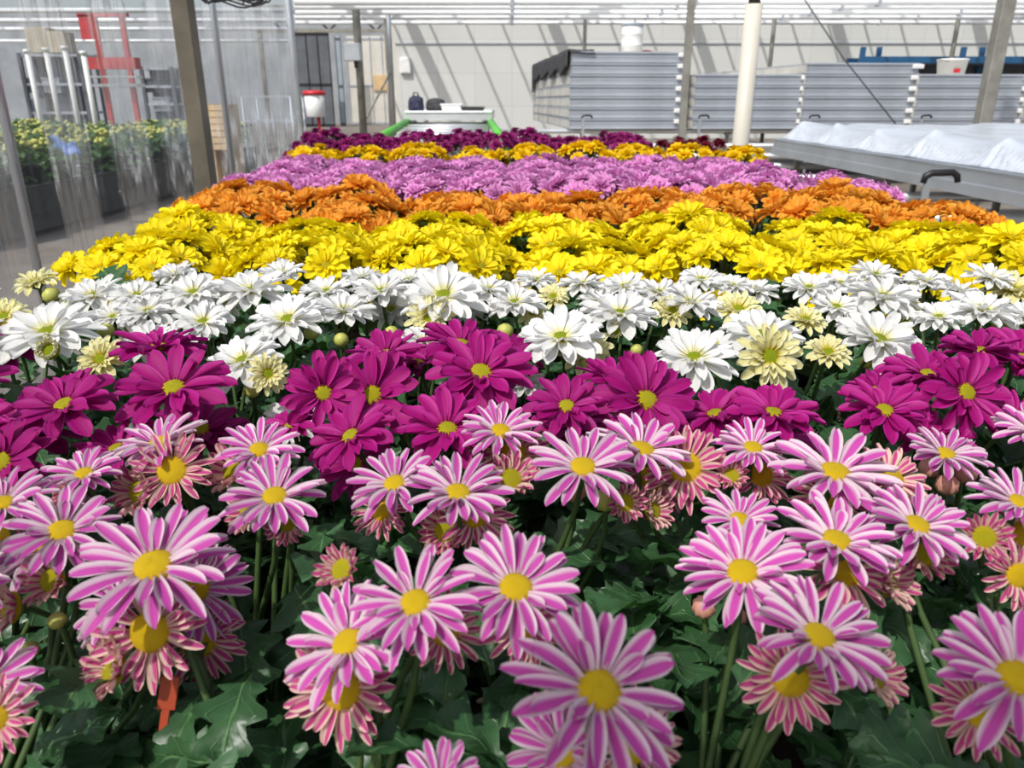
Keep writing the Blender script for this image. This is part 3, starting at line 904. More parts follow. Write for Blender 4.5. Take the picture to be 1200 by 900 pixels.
post('steel_post', p.x, 3.15, .034, 3.6, 'post', 'square weathered brown steel post rising in front of the film curtain', square=True)
p = at_y(262, 112, 3.6); post('curtain_pole', p.x, 3.6, .014, 3.2, 'alu', 'thin grey metal pole right of the square brown post', 'pole')
p = at_y(20, 205, 2.2); post('curtain_pole', p.x, 2.2, .013, 3.2, 'alu', 'thin grey metal pole of the film curtain at the left picture edge', 'pole')
p = at_y(345, 80, 5.55); post('curtain_pole', p.x, 5.55, .022, 3.2, 'alu', 'thin grey metal pole at the far end of the film curtain', 'pole')
# coil of wire hanging at the top
c = at_y(275, 2, 3.4); mb = MB()
for k in range(4):
    mb.tube([(c.x + (.10 + .012 * k) * math.cos(t * .3), c.y + (.10 + .012 * k) * math.sin(t * .3), c.z + .006 * k + .012 * math.sin(t * .9 + k)) for t in range(22)], .004, 6)
mb.tube([(c.x, c.y + .11, c.z), (c.x, c.y + .11, c.z + .9)], .003, 6)
tag(mb.build('wire_coil', M['wire']), 'black coil of wire hanging beside the square brown post', 'wire')

# ------------------------------------------------------------------ behind the film: budding plants on benches, racks, red frame
gb = MB()
def green_plant(seed):
    root = empty('budding_plant'); rg = random.Random(seed)
    put('foliage', foliage_mesh(seed, 60, .30, .05, .40, .15, M['leaf_far'], 8), root)
    mb = MB()
    for k in range(26):
        r = .27 * math.sqrt(rg.random()); a = rg.random() * 6.28
        mb.lathe([(.0, -.02), (.02, -.012), (.026, 0), (.018, .016), (0, .022)], 7, 0, (r * math.cos(a), r * math.sin(a), .43 - r * .25 + rg.uniform(-.03, .03)))
    mb.build('buds', M['bud_g'], root)
    mb = MB(); mb.lathe([(0, 0), (.10, 0), (.13, .16), (.14, .16), (.14, .2), (0, .19)], 14); mb.build('pot', M['pot'], root)
    return root
gp = [green_plant(900 + i) for i in range(3)]
used = [False] * 3; rg = random.Random(77)
bl = bench(-9.6, -4.6, 6.6, 14.4, .42, 'low dark bench of green budding plants seen through the film curtain', name='low_bench', mat='mat_black', depth=.42)
for iy in range(13):
    for ix in range(8):
        k = rg.randrange(3); o = gp[k] if not used[k] else copy_tree(gp[k]); used[k] = True
        o.location = (-9.15 + ix * .60 + rg.uniform(-.04, .04), 6.95 + iy * .58 + rg.uniform(-.04, .04), .42); o.rotation_euler = (0, 0, rg.random() * 6.28)
        s = rg.uniform(1.0, 1.25); o.scale = (s, s, s)
        tag(o, 'bushy green plant with pale buds in the block of plants behind the film curtain', 'potted plant', 'budding plants behind the film')
p = Vector((-4.45, 8.0, .86)); mb = MB()
vs = []; fs = []
for i in range(9):
    for j in range(7):
        u, v = i / 8, j / 6; vs.append((p.x - .13 + .26 * u, p.y + .03 * math.sin(u * 7 + v * 4), p.z - .07 + .12 * v - .08 * u + .03 * math.sin(u * 9)))
for i in range(8):
    for j in range(6): a = i * 7 + j; fs.append((a, a + 1, a + 8, a + 7))
mb.add(vs, fs); o = mb.build('plastic_bag', M['blue_bag']); tag(o, 'small blue plastic bag caught on the green plants behind the film', 'bag')
md = o.modifiers.new('thickness', 'SOLIDIFY'); md.thickness = .004

def cabinet(x0, x1, Y, z1, label, shelves=4):
    root = empty('storage_rack', ((x0 + x1) / 2, Y, 0)); tag(root, label, 'rack'); hw = (x1 - x0) / 2
    for sx in (-1, 1):
        for sy in (0, .8):
            mb = MB(); mb.box((sx * hw, sy, z1 / 2), (.08, .08, z1)); mb.build('upright', M['darkwall'], root)
    for k in range(shelves):
        mb = MB(); mb.box((0, .4, .3 + (z1 - .35) * k / (shelves - 1)), (2 * hw, .84, .06)); mb.build('shelf', M['alu_dull'], root)
    mb = MB(); mb.box((0, .45, z1 / 2), (2 * hw, .03, z1 - .1)); mb.build('back_panel', M['darkwall'], root)
    return root
a = at_y(22, 62, 20); b = at_y(92, 62, 20)
cabinet(a.x, b.x, 20, a.z, 'dark grey storage rack standing behind the film at the far left')
for i, (px, wpx, hp) in enumerate(((48, 22, 24), (70, 20, 20))):
    a = at_y(px, 62, 20.3); s = 20 / 850
    mb = MB(); mb.box((a.x, 20.45, a.z + .0 + hp * s / 2), (wpx * s, .45, hp * s), bev=.01); mb.box((a.x, 20.45, a.z + hp * s + .004), (.07, .45, .006))
    tag(mb.build('cardboard_box', M['cardboard']), ['cream cardboard box on the dark rack, the left one of two', 'cream cardboard box on the dark rack, the right one of two'][i], 'box')
a = at_y(100, 70, 17); b = at_y(158, 70, 17); root = empty('red_steel_frame', ((a.x + b.x) / 2, 17, 0)); tag(root, 'tall red steel frame with a shelf seen through the film curtain', 'frame'); hw = (b.x - a.x) / 2
zt = at_y(130, 16, 17).z
for px in (-.35, .75): mb = MB(); mb.box((hw * px, 0, zt / 2), (.09, .09, zt)); mb.build('upright', M['red_faded'], root)
mb = MB(); mb.box((0, 0, zt), (2 * hw, .1, .12)); mb.box((-hw * .7, 0, zt - .25), (.25, .1, .45)); mb.build('top_beam', M['red_faded'], root)
mb = MB(); mb.box((0, .1, at_y(130, 74, 17).z), (2 * hw, .3, .22)); mb.build('shelf', M['red_faded'], root)
mb = MB(); mb.box((0, .1, at_y(130, 100, 17).z), (2 * hw, .4, .06)); mb.box((0, .1, at_y(130, 90, 17).z), (2 * hw, .3, .03)); mb.build('lower_shelf', M['alu'], root)
a = at_y(165, 78, 21); b = at_y(200, 78, 21); cabinet(a.x, b.x, 21, a.z, 'grey storage rack right of the red frame behind the film', 5)
a = at_y(241, 122, 11); b = at_y(263, 122, 11); zb = at_y(250, 176, 11).z
mb = MB(); hw = (b.x - a.x) / 2
for k in range(7): mb.box(((a.x + b.x) / 2, 11 + .0, zb + (a.z - zb) * (k + .5) / 7), (2 * hw, .03, (a.z - zb) / 7 * .86))
for k in range(7): mb.box(((a.x + b.x) / 2, 11.5, zb + (a.z - zb) * (k + .5) / 7), (2 * hw, .03, (a.z - zb) / 7 * .86))
for sx in (-1, 1): mb.box(((a.x + b.x) / 2 + sx * hw * .9, 11.25, a.z / 2), (.05, .5, a.z))
tag(mb.build('wooden_crate', M['tan']), 'tan slatted wooden crate behind the film right of the square post', 'crate')
for i, (px, py, pc, Yc) in enumerate(((40, 100, 'darkwall', 20.1), (62, 100, 'alu_dull', 20.1), (80, 122, 'darkwall', 20.1), (45, 124, 'alu_dull', 20.1), (178, 100, 'darkwall', 21.1), (190, 122, 'alu_dull', 21.1))):
    c = at_y(px, py, Yc); mb = MB(); mb.ringframe(c.x - .2, c.x + .2, Yc - .05, Yc + .2, [(-.02, c.z - .17), (0, c.z - .17), (.02, c.z + .14), (.04, c.z + .14), (.04, c.z + .17), (.0, c.z + .17), (-.02, c.z - .15)]); mb.box((c.x, Yc + .08, c.z - .15), (.4, .25, .02))
    tag(mb.build('storage_crate', M[pc]), ['dark crate on the middle shelf of the dark rack, left of two', 'grey crate on the middle shelf of the dark rack, right of two', 'dark crate on the lower shelf of the dark rack', 'grey crate on the lower shelf of the dark rack', 'dark crate in the rack right of the red frame', 'grey crate in the rack right of the red frame'][i], 'crate')
for i, (px, py0, py1) in enumerate(((32, 62, 132), (54, 60, 124), (76, 58, 126), (98, 64, 128))):
    a = at_y(px, py0, 13.0 - i * .2); b = at_y(px, py1, 13.0 - i * .2); mb = MB()
    mb.tube([(a.x, a.y, .45), (a.x, a.y, a.z)], .04, 10); mb.tube([(a.x, a.y, a.z), (a.x, a.y, a.z + .05)], .055, 10)
    tag(mb.build('white_pipe', M['white_plastic']), 'upright white pipe among the green plants behind the film, %s of four' % ('leftmost', 'second', 'third', 'rightmost')[i], 'pipe')
# wire trolley behind the film
a = at_y(283, 113, 12); b = at_y(340, 113, 12); zb = at_y(300, 142, 12).z; root = empty('wire_trolley', ((a.x + b.x) / 2, 12, 0)); tag(root, 'grey wire trolley standing behind the far end of the film', 'trolley'); hw = (b.x - a.x) / 2
for sx in (-1, 1):
    for sy in (0, .7): mb = MB(); mb.tube([(sx * hw, sy, .12), (sx * hw, sy, a.z)], .016, 8); mb.build('upright', M['alu_dull'], root)
for z in (.25, zb, a.z):
    mb = MB(); mb.box((0, 0, z), (2 * hw, .02, .03)); mb.box((0, .7, z), (2 * hw, .02, .03))
    for k in range(9): mb.box((-hw + 2 * hw * k / 8, .35, z), (.012, .7, .012))
    mb.build('shelf', M['alu_dull'], root)
mb = MB()
for k in range(16): mb.box((-hw + 2 * hw * k / 15, 0, (zb + .25) / 2), (.008, .008, zb - .25))
mb.build('wire_side', M['alu_dull'], root)
for sx in (-1, 1):
    for sy in (0, .7): mb = MB(); mb.tube([(sx * hw - .015, sy, .06), (sx * hw + .015, sy, .06)], .06, 14); mb.build('wheel', M['black'], root)
# pale wall and pipes seen through the film
for i, (py, Y) in enumerate(((12, 16), (24, 19), (34, 22), (48, 26))):
    a = at_y(175, py, Y); b = at_y(345, py, Y)
    mb = MB(); mb.tube([(-Y * .75, Y, a.z), (b.x, Y, a.z)], .05, 10)
    tag(mb.build('heating_pipe', M['pipe_white']), 'bright pipe overhead behind the film curtain, %s from the top' % ('first', 'second', 'third', 'fourth')[i], 'pipe')

# ------------------------------------------------------------------ passage at the back left
Yp = 45.8
def slab(name, px0, px1, py0, py1, Y, mat, label, cat, th=.08):
    a = at_y(px0, py0, Y); b = at_y(px1, py1, Y)
    mb = MB(); mb.box(((a.x + b.x) / 2, Y, (a.z + b.z) / 2), (b.x - a.x, th, a.z - b.z))
    return tag(mb.build(name, M[mat]), label, cat)
def panelwall(px0, px1, py0, py1, Y, mat, framemat, cols, label, cat, name):
    a = at_y(px0, py0, Y); b = at_y(px1, py1, Y); w_, h_ = b.x - a.x, a.z
    root = empty(name, ((a.x + b.x) / 2, Y, 0)); tag(root, label, cat)
    for k in range(cols):
        mb = MB(); mb.box((-w_ / 2 + w_ * (k + .5) / cols, 0, h_ / 2), (w_ / cols * .93, .05, h_)); mb.build('panel', M[mat], root)
    mb = MB()
    for k in range(cols + 1): mb.box((-w_ / 2 + w_ * k / cols, -.01, h_ / 2), (w_ / cols * .08, .1, h_))
    for z in (0.02, .45, .97): mb.box((0, -.01, h_ * z), (w_, .1, .1))
    mb.build('frame', M[framemat], root)
    return root
panelwall(344, 392, 36, 140, 40, 'darkwall', 'black', 3, 'dark grey steel partition at the back of the passage', 'partition', 'steel_partition')
panelwall(392, 405, 42, 138, 42, 'bluewall', 'darkwall', 1, 'pale blue grey door leaf beside the dark steel partition', 'door', 'sliding_door')
panelwall(405, 465, 42, 136, 43.5, 'panel', 'alu_dull', 4, 'cream sliding door panels at the end of the passage', 'door', 'sliding_door')
slab('tan_board', 437, 464, 88, 106, 43.42, 'tan', 'tan board fixed on the cream sliding door behind the thin post', 'board')
o = empty('control_box', at_y(475, 77, 27.93)); tag(o, 'white control box fixed near the corner of the pale back wall', 'box')
mb = MB(); mb.box((0, 0, 0), (.36, .14, .5), bev=.02); mb.build('housing', M['white_plastic'], o)
mb = MB(); mb.box((0, -.075, 0), (.29, .012, .42)); mb.build('door', M['white_plastic'], o)
# posts in the passage
def post_px(px0, py0, px1, py1, Y, r, mat, label, name='metal_post', square=False):
    a = at_y(px0, py0, Y)
    return post(name, a.x, Y, r, 5.2 if Y > 7 else 3.6, mat, label, square=square)
post_px(421, 75, 0, 0, 16, .075, 'galv', 'brown round post carrying a grey switch box at the passage')
a = at_y(413, 61, 15.8); o = empty('switch_box', a); tag(o, 'grey switch box mounted on the brown round post', 'box')
mb = MB(); mb.box((0, 0, 0), (.32, .14, .32), bev=.015); mb.build('housing', M['alu'], o); mb = MB(); mb.lathe([(0, -.12), (.03, -.12), (.04, 0), (0, 0)], 12, c=(.05, 0, -.16)); mb.build('cable_gland', M['black'], o)
post_px(458, 75, 0, 0, 18, .05, 'alu', 'thin grey post at the corner where the pale wall begins')
post_px(452, 40, 0, 0, 18.3, .035, 'pole_white', 'thin cream pipe standing beside the corner post', 'standing_pipe')
a = at_y(457, 86, 17.95); b = at_y(423, 150, 16.0); mb = MB(); mb.tube([a, b], .02, 8); tag(mb.build('brace_bar', M['galv']), 'slanting brace bar between the two passage posts', 'bar')
root = empty('roof_truss', (at_y(385, 20, 30).x, 30, 0)); tag(root, 'dark steel roof truss above the passage at the back left', 'truss')
za, zb = at_y(385, 8, 30).z, at_y(385, 36, 30).z
mb = MB(); mb.box((0, 0, za), (5.2, .12, .12)); mb.box((0, 0, zb), (5.2, .12, .12)); mb.build('chord', M['galv'], root)
mb = MB()
for k in range(6): mb.tube([(-2.5 + .83 * k, 0, zb if k % 2 else za), (-2.5 + .83 * (k + 1), 0, za if k % 2 else zb)], .04, 6)
mb.build('web_bars', M['darkwall'], root)
for sx in (-1, 1): mb = MB(); mb.box((sx * 2.5, 0, zb / 2), (.12, .12, zb)); mb.build('column', M['galv'], root)
# bin on a red stand
a = at_y(369, 122, 15); root = empty('litter_bin', (a.x, 15, 0)); tag(root, 'white litter bin with red rim on a red post', 'bin')
zb = at_y(369, 137, 15).z; zt = at_y(369, 109, 15).z
mb = MB(); mb.lathe([(0, zb), (.155, zb), (.165, zb + .01), (.185, zt), (.17, zt), (.15, zb + .03)], 24); mb.build('bucket', M['white_plastic'], root)
mb = MB(); mb.lathe([(.18, zt - .03), (.205, zt - .03), (.21, zt), (.195, zt + .03), (.12, zt + .045), (0, zt + .05)], 24); mb.build('lid', M['red'], root)
mb = MB(); mb.tube([(.05, 0, 0), (.05, 0, zb)], .03, 10); mb.box((.05, 0, .01), (.3, .3, .02)); mb.build('stand', M['red'], root)

# ------------------------------------------------------------------ table with bags, green side rails
Yt = 13.0; a = at_y(475, 131, Yt); b = at_y(576, 131, Yt); hw = (b.x - a.x) / 2; cx = (a.x + b.x) / 2; ztab = at_y(520, 130, Yt).z
root = empty('aluminium_table', (cx, Yt, 0)); tag(root, 'aluminium roller table with bright green side rails below the pale wall', 'table')
mb = MB(); mb.ringframe(-hw, hw, 0, 2.2, [(-.04, ztab - .02), (-.04, ztab), (0, ztab), (.015, ztab - .02), (0, ztab - .05), (0, ztab - .14), (-.04, ztab - .14)]); mb.box((0, 1.1, ztab - .03), (2 * hw - .02, 2.2, .02)); mb.build('table_top', M['alu_bright'], root)
for sx in (-1, 1):
    mb = MB(); mb.tube([(sx * hw * .96, .1, ztab - .16), (sx * (hw + .27), -2.4, ztab - .42)], .06, 8); mb.build('side_rail', M['green_paint'], root)
    for y in (.2, 2.0): mb = MB(); mb.box((sx * (hw - .12), y, (ztab - .14) / 2), (.07, .07, ztab - .14)); mb.build('leg', M['alu'], root)
mb = MB()
for k in range(8): mb.tube([(-hw * .95, .1 - .32 * k, ztab - .2 - .028 * k), (hw * .95, .1 - .32 * k, ztab - .2 - .028 * k)], .03, 8)
mb.build('rollers', M['alu_bright'], root)
def bag(px0, px1, py0, py1, Y, mat, label, handle=True):
    a = at_y(px0, py0, Y); b = at_y(px1, py1, Y); w_, h_ = (b.x - a.x), a.z - b.z
    root = empty('bag', ((a.x + b.x) / 2, Y, b.z)); tag(root, label, 'bag')
    mb = MB(); vs = []; fs = []; n = 16; k = 7
    for i in range(k + 1):
        t = i / k; s = (1 - .12 * t * t) * (math.sqrt(max(0, 1 - ((t - .75) / .27) ** 2)) if t > .75 else 1) * (.9 + .1 * min(1, t * 5))
        for q in range(n):
            an = 2 * PI * q / n; cxx = math.copysign(abs(math.cos(an)) ** .6, math.cos(an)); syy = math.copysign(abs(math.sin(an)) ** .6, math.sin(an))
            wob = 1 + .06 * math.sin(q * 2.1 + i)
            vs.append((cxx * w_ / 2 * max(s, .1) * wob, syy * w_ * .35 * max(s, .1) * wob, h_ * t))
    for i in range(k):
        for q in range(n): fs.append((i * n + q, i * n + (q + 1) % n, i * n + n + (q + 1) % n, i * n + n + q))
    fs.append(tuple(range(k * n, k * n + n))); mb.add(vs, fs); mb.build('body', M[mat], root)
    mb = MB(); mb.box((0, -w_ * .36, h_ * .35), (w_ * .6, w_ * .12, h_ * .42), bev=.02); mb.build('pocket', M[mat], root)
    if handle: mb = MB(); mb.tube([(-w_ * .2, 0, h_ * .9), (-w_ * .12, 0, h_ * 1.18), (w_ * .12, 0, h_ * 1.18), (w_ * .2, 0, h_ * .9)], .012, 6); mb.build('handle', M['black'], root)
    return root
bag(478, 497, 112, 130, Yt + .35, 'navy', 'dark navy backpack at the left end of the aluminium table')
bag(499, 522, 115, 130, Yt + .5, 'dark_cloth', 'black soft bag slumped beside the navy backpack', False)
a = at_y(529, 126, Yt + .3); root = empty('storage_box', (a.x, Yt + .4, ztab)); tag(root, 'low white plastic box on the aluminium table beside the black bag', 'box')
mb = MB(); mb.ringframe(-.15, .15, -.1, .1, [(-.02, 0), (0, .0), (.02, .085), (.03, .085), (.03, .095), (.0, .095), (-.02, .01)]); mb.box((0, 0, .006), (.3, .2, .012)); mb.build('body', M['white_plastic'], root)
mb = MB(); mb.box((0, 0, .1), (.37, .27, .014), bev=.004); mb.build('lid', M['white_plastic'], root)
a = at_y(554, 127, Yt + .3); mb = MB(); mb.ringframe(-.17, .17, -.12, .12, [(-.02, 0), (0, 0), (.02, .05), (.03, .05), (.03, .06), (.0, .06), (-.02, .01)]); mb.box((0, 0, .006), (.34, .24, .012))
tag(mb.build('plant_tray', M['black'], None, (a.x, Yt + .4, ztab)), 'shallow black plastic tray at the right end of the aluminium table', 'tray')

# ------------------------------------------------------------------ stacks of empty bench trays
YS = 12.0; TP = .152
def tray_parts(w_, d_):
    root = empty('bench_tray')
    pf = [(-.05, .02), (-.05, TP - .004), (0, TP - .004), (.02, TP - .012), (.02, TP - .030), (.004, TP - .038), (.004, TP - .085), (0, TP - .09), (0, .018), (.016, .012), (.016, 0), (-.04, 0), (-.05, .02)]
    mb = MB(); mb.ringframe(0, w_, 0, d_, pf); mb.build('frame', M['alu_dull'], root)
    mb = MB(); mb.box((w_ / 2, d_ / 2, .03), (w_ - .02, d_ - .02, .02)); mb.build('tray_floor', M['alu_side'], root)
    for xx in (-.012, w_ + .012):
        mb = MB(); mb.box((xx, d_ / 2, TP / 2 + .004), (.012, d_ - .06, TP - .02)); mb.build('end_panel', M['alu_side'], root)
    mb = MB(); mb.box((w_ - .03, -.03, TP - .05), (.16, .05, .06), bev=.008); mb.build('corner_clip', M['white_plastic'], root)
    return root
tp = tray_parts(1.66, 5.4); tused = False
SN = ['leftmost stack', 'second stack from the left', 'tall middle stack', 'fourth stack from the left', 'rightmost stack']
x = at_y(668, 150, YS).x
for si, (px, n, zb) in enumerate(((668, 7, .845), (812, 5, .845), (939, 6, .845), (1070, 5, .845), (1198, 5, .845))):
    X = at_y(px, 150, YS).x
    for k in range(n):
        if tused: o = copy_tree(tp)
        else: o = tp; tused = True
        o.location = (X + random.Random(si * 20 + k).uniform(-.006, .006), YS, zb + k * TP); o.rotation_euler = (0, 0, R(4.2))
        j = n - 1 - k
        pos = 'topmost' if j == 0 else ('lowest' if k == 0 else ORD[j] + ' from the top')
        tag(o, 'grey aluminium bench tray, %s in the %s' % (pos, SN[si]), 'tray', 'empty bench trays in stacks')
# rails under the stacks
mb = MB()
ztop1 = .845 + 7 * TP
o = empty('tarpaulin'); a = at_y(668, 62, YS); o.location = (a.x, YS, ztop1)
# dark cloth lying over the left end of the tallest stack
mb = MB(); vs = []; fs = []; nx, ny = 14, 40
ct, st = math.cos(R(4.2)), math.sin(R(4.2))
for j in range(ny + 1):
    v = j / ny; yy = -.04 + 5.3 * v
    for i in range(nx + 1):
        u = i / nx; L = -.26 + .62 * u
        if L < -.03: xx = -.035 - .015 * math.sin(v * 23) ; zz = .02 + (L + .03) * (1 + .5 * math.sin(v * 13) ** 2 + (1.2 if v > .9 else 0))
        else: xx = L; zz = .022 + .012 * math.sin(v * 31 + u * 5) * (u > .1)
        if v == 0 and L > -.03: zz -= .05
        vs.append((xx * ct - yy * st, xx * st + yy * ct, zz))
for j in range(ny):
    for i in range(nx): q = j * (nx + 1) + i; fs.append((q, q + 1, q + nx + 2, q + nx + 1))
mb.add(vs, fs); bpy.data.objects.remove(o); o = mb.build('tarpaulin', M['dark_cloth'], None, (a.x, YS, ztop1)); tag(o, 'dark grey cloth hanging over the left top edge of the leftmost stack', 'cloth')
md = o.modifiers.new('thickness', 'SOLIDIFY'); md.thickness = .012; md.offset = 1
a = at_y(740, 60, 13.3); root = empty('plastic_barrel', (a.x, 13.3, ztop1)); tag(root, 'white plastic barrel standing on top of the leftmost stack', 'barrel')
mb = MB(); mb.lathe([(0, 0), (.15, 0), (.165, .01), (.165, .14), (.172, .15), (.165, .16), (.165, .3), (.172, .31), (.165, .32), (.165, .43), (.15, .45)], 28); mb.build('body', M['white_plastic'], root)
mb = MB(); mb.lathe([(.158, .43), (.175, .43), (.175, .465), (.15, .475), (0, .475)], 28); mb.build('lid', M['bluewall'], root)
a = at_y(758, 58, 13.5); mb = MB(); mb.lathe([(0, 0), (.16, 0), (.17, .03), (.12, .08), (.04, .1), (0, .1)], 14); tag(mb.build('red_bag', M['red_faded'], None, (a.x, 13.6, ztop1)), 'small red bag lying beside the white barrel', 'bag')

# rails carrying trays across the house: each a long tube on short feet
RL = ['nearest', 'second nearest', 'third nearest', 'fourth nearest', 'fifth nearest', 'sixth nearest', 'farthest']
for i, (Y, x0, x1, z) in enumerate(((4.8, 1.2, 6.4, .565), (5.9, 1.2, 6.4, .565), (7.4, 1.2, 6.4, .565), (8.8, .9, 6.4, .565), (9.9, -.2, 9, .60), (11.0, -.3, 9, .66), (12.4, -.3, 10, .80))):
    root = empty('carrier_rail', ((x0 + x1) / 2, Y, 0)); tag(root, 'shiny aluminium carrier rail tube, %s of those right of the flowers' % RL[i], 'rail', 'carrier rails'); h = (x1 - x0) / 2
    mb = MB(); mb.tube([(-h, 0, z), (h, 0, z)], .035, 14); mb.build('tube', M['alu_bright'], root)
    for xx in ((-h * .8, h * .8) if h < 2 else (-h * .9, -h * .3, h * .3, h * .9)):
        mb = MB(); mb.box((xx, 0, z / 2), (.05, .05, z - .06)); mb.box((xx, 0, z - .04), (.09, .09, .03)); mb.box((xx, 0, .006), (.14, .14, .012)); mb.build('leg', M['galv'], root)
# bench brake handles: grey upright with black grips
def handle(px, py, Y, wid, label, z0):
    a = at_y(px, py, Y); root = empty('brake_handle', (a.x, Y, 0)); tag(root, label, 'handle', 'brake handles'); w2 = wid / 2
    mb = MB(); mb.box((-w2 * .75, 0, (a.z - .02) / 2 ), (.035, .02, a.z - .02), bev=.004); mb.box((-w2 * .75, 0, .006), (.12, .12, .012)); mb.build('upright', M['alu'], root)
    mb = MB(); mb.tube([(-w2, 0, a.z - wid * .28), (-w2 * .92, 0, a.z - wid * .08), (-w2 * .6, 0, a.z), (w2 * .6, 0, a.z + .004), (w2 * .9, 0, a.z - wid * .07), (w2, 0, a.z - wid * .25)], [wid * .085, wid * .1, wid * .1, wid * .1, wid * .1, wid * .085], 10); mb.build('grip', M['black'], root)
handle(1104, 203, 3.9, .17, 'black curved brake handle on a grey upright in front of the sheeted bench', .5)
for i, px in enumerate((688, 825, 955, 1086)):
    handle(px, 135.5, 10.9, .135, 'small black brake handle before the %s' % SN[i], .7)

# ------------------------------------------------------------------ right: bench under a white sheet
bx0, by0, by1 = 2.93, 4.2, 9.0; bx1 = 6.6; zr = .80
bench(bx0, bx1, by0, by1, zr - .05, 'wide aluminium bench at the right covered by a white plastic sheet', rim=.10, depth=.175, mat='alu')
mb = MB(); vs = []; fs = []; nx, ny = 90, 300
zr2 = zr + .044
for j in range(ny + 1):
    v = j / ny; yy = by0 + .05 + (by1 - by0 - .1) * v
    for i in range(nx + 1):
        u = i / nx
        s = u * 4.05                                  # length from the low near edge
        sc = abs(math.sin(v * PI * 5.2 + .4)) ** .6    # swags between the places where it is held up
        drop = .19; ph = v * 5.2 + .4 / PI; pk = abs(ph - round(ph)) / 5.2 * (by1 - by0)      # distance to the nearest held point
        if s < .35:
            t = s / .35; fan = math.sin(26 * (pk + .02) / (.25 + 1.1 * (1 - t)) * 3.2 + round(ph))
            zz = zr2 + .012 + drop * (1 - .42 * sc) * t - .03 * math.sin(PI * t) * sc
            xx = bx0 + .014 + .15 * t + .022 * fan * math.sin(PI * min(1, t * .9 + .08)) * (1.1 - .6 * sc) + .006 * math.sin(v * 60) * (1 - t)
        else:
            t = (s - .35) / 3.7; xx = bx0 + .17 + 3.35 * t; ed = math.exp(-t * 14)
            zz = zr2 + .012 + drop * ((1 - .42 * sc) * ed + .74 * (1 - ed)) + .012 * math.sin(v * 21 + t * 30) + .02 * noise.noise(Vector((v * 7, t * 6, 1)))
        e2 = max(0, 1 - min(v, 1 - v) / .03); zz -= e2 * .14 * min(1, s / .35)
        vs.append((xx, yy, max(zz, zr2 + .012)))
for j in range(ny):
    for i in range(nx): q = j * (nx + 1) + i; fs.append((q, q + 1, q + nx + 2, q + nx + 1))
mb.add(vs, fs); o = mb.build('plastic_sheet', M['tarp']); tag(o, 'rumpled white plastic sheet spread over the wide bench at the right', 'sheet')
md = o.modifiers.new('thickness', 'SOLIDIFY'); md.thickness = .004
# white sleeved pole and the brown posts
p = at_y(875, 95, 5.2); root = empty('white_pole', (p.x, 5.2, 0)); tag(root, 'thick cream white pole rising beyond the right end of the dark flowers', 'pole')
zt = at_y(886, 5, 5.2).z
mb = MB(); mb.tube([(0, 0, .012), (0, 0, zt)], .053, 24); mb.build('sleeve', M['pole_white'], root)
mb = MB(); mb.tube([(0, 0, zt), (0, 0, zt + 1.6)], .036, 16); mb.build('core_pipe', M['black'], root)
mb = MB(); mb.lathe([(0, 0), (.13, 0), (.13, .012), (.06, .02), (.053, .05)], 24); mb.build('foot_plate', M['galv'], root)
post_px(805, 75, 0, 0, 10.2, .042, 'galv', 'thin brown post at the right end of the leftmost stack', square=True)
post_px(1166, 70, 0, 0, 9.6, .075, 'galv', 'brown square post before the right stacks behind the sheeted bench', square=True)
post_px(686, 15, 0, 0, 19.5, .04, 'galv', 'thin far post behind the leftmost stack')
post_px(906, 40, 0, 0, 18.5, .045, 'galv', 'thin far post just right of the cream white pole')
post_px(1120, 40, 0, 0, 18.5, .05, 'galv', 'thin far post beside the blue rack')
# wire from the roof to the bench
mb = MB(); a = at_y(930, -20, 8.8); b = at_y(1050, 146, 8.6); mb.tube([a, a.lerp(b, .5) + Vector((-.02, 0, -.03)), b], .008, 6)
tag(mb.build('tension_wire', M['wire']), 'thin dark wire slanting from the roof down to the sheeted bench', 'wire')

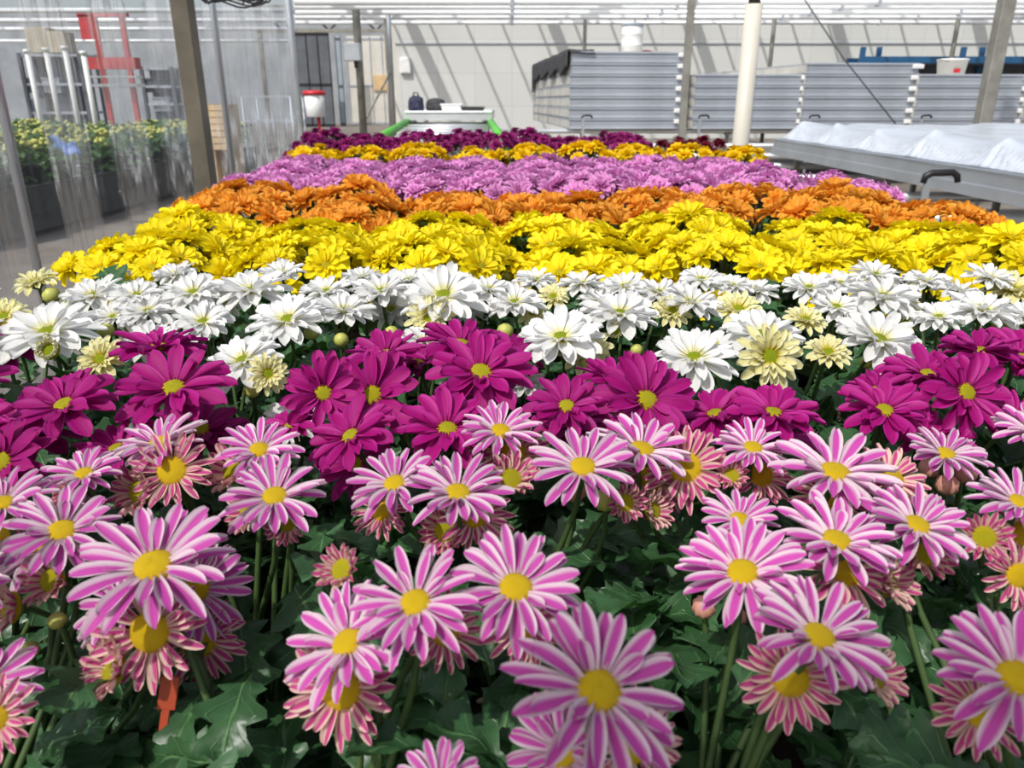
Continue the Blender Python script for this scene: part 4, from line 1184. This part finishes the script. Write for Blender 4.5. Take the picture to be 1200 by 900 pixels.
# ------------------------------------------------------------------ blue rack behind the stacks
Yr = 22.0; a = at_y(1010, 60, Yr); b = at_y(1290, 60, Yr); root = empty('pallet_rack', (a.x, Yr, 0)); tag(root, 'long blue pallet rack standing behind the right stacks', 'rack'); w_ = b.x - a.x
for px, dy in ((1012, 0), (1031, .9), (1130, 0), (1152, .9), (1260, 0)):
    c = at_y(px, 55, Yr + dy); mb = MB(); mb.box((c.x - a.x, dy, c.z / 2), (.12, .1, c.z)); mb.build('upright', M['blue'], root)
for dy in (0, .9):
    mb = MB(); mb.box((w_ / 2, dy, at_y(1100, 70, Yr).z), (w_, .06, .16)); mb.build('beam', M['blue'], root)
mb = MB(); mb.box((w_ / 2, .45, at_y(1100, 72, Yr).z - .06), (w_, .85, .03)); mb.build('shelf_board', M['darkwall'], root)
mb = MB(); mb.box((w_ / 2, 1.0, at_y(1100, 73, Yr).z / 2), (w_, .03, at_y(1100, 73, Yr).z * 1.05)); mb.build('back_panel', M['darkwall'], root)
a = at_y(1106, 90, 14.2); zs = .845 + 5 * TP
root = empty('white_bucket', (a.x, 14.0, zs)); tag(root, 'white bucket with a red mark standing on the fourth stack', 'bucket')
mb = MB(); mb.lathe([(0, 0), (.2, 0), (.235, .26), (.245, .26), (.245, .29), (.225, .29), (.19, .02)], 28); mb.build('body', M['white_plastic'], root)
mb = MB(); mb.box((-.02, -.222, .1), (.11, .012, .06), bev=.004); mb.build('red_mark', M['red'], root)
mb = MB(); mb.tube([(.245 * math.cos(t * PI / 12), -.05 - .16 * math.sin(t * PI / 12), .27 - .02 * math.sin(t * PI / 12)) for t in range(13)], .006, 6); mb.build('handle', M['wire'], root)

# ------------------------------------------------------------------ pipes overhead
PN = ['highest', 'second', 'third', 'fourth', 'fifth', 'lowest']
for i, (py, Y, r_) in enumerate(((2, 13.5, .055), (8, 15, .05), (14.5, 16.5, .05), (20, 18.2, .045), (26.5, 20, .045))):
    a = at_y(345, py, Y); root = empty('overhead_pipe', (8, Y, a.z)); tag(root, 'bright metal pipe overhead across the house, %s counted from the top' % PN[i], 'pipe', 'overhead pipes')
    mb = MB(); mb.tube([(a.x - 8, 0, 0), (14, 0, 0)], r_, 12); mb.build('tube', M['pipe_white'], root)
    for k in range(8):
        mb = MB(); mb.tube([(-8 + 2.9 * k, 0, 0), (-8 + 2.9 * k, 0, 5.3 - a.z)], .008, 6); mb.box((-8 + 2.9 * k, 0, 0), (.05, r_ * 2.4, r_ * 2.4)); mb.build('hanger', M['alu_dull'], root)
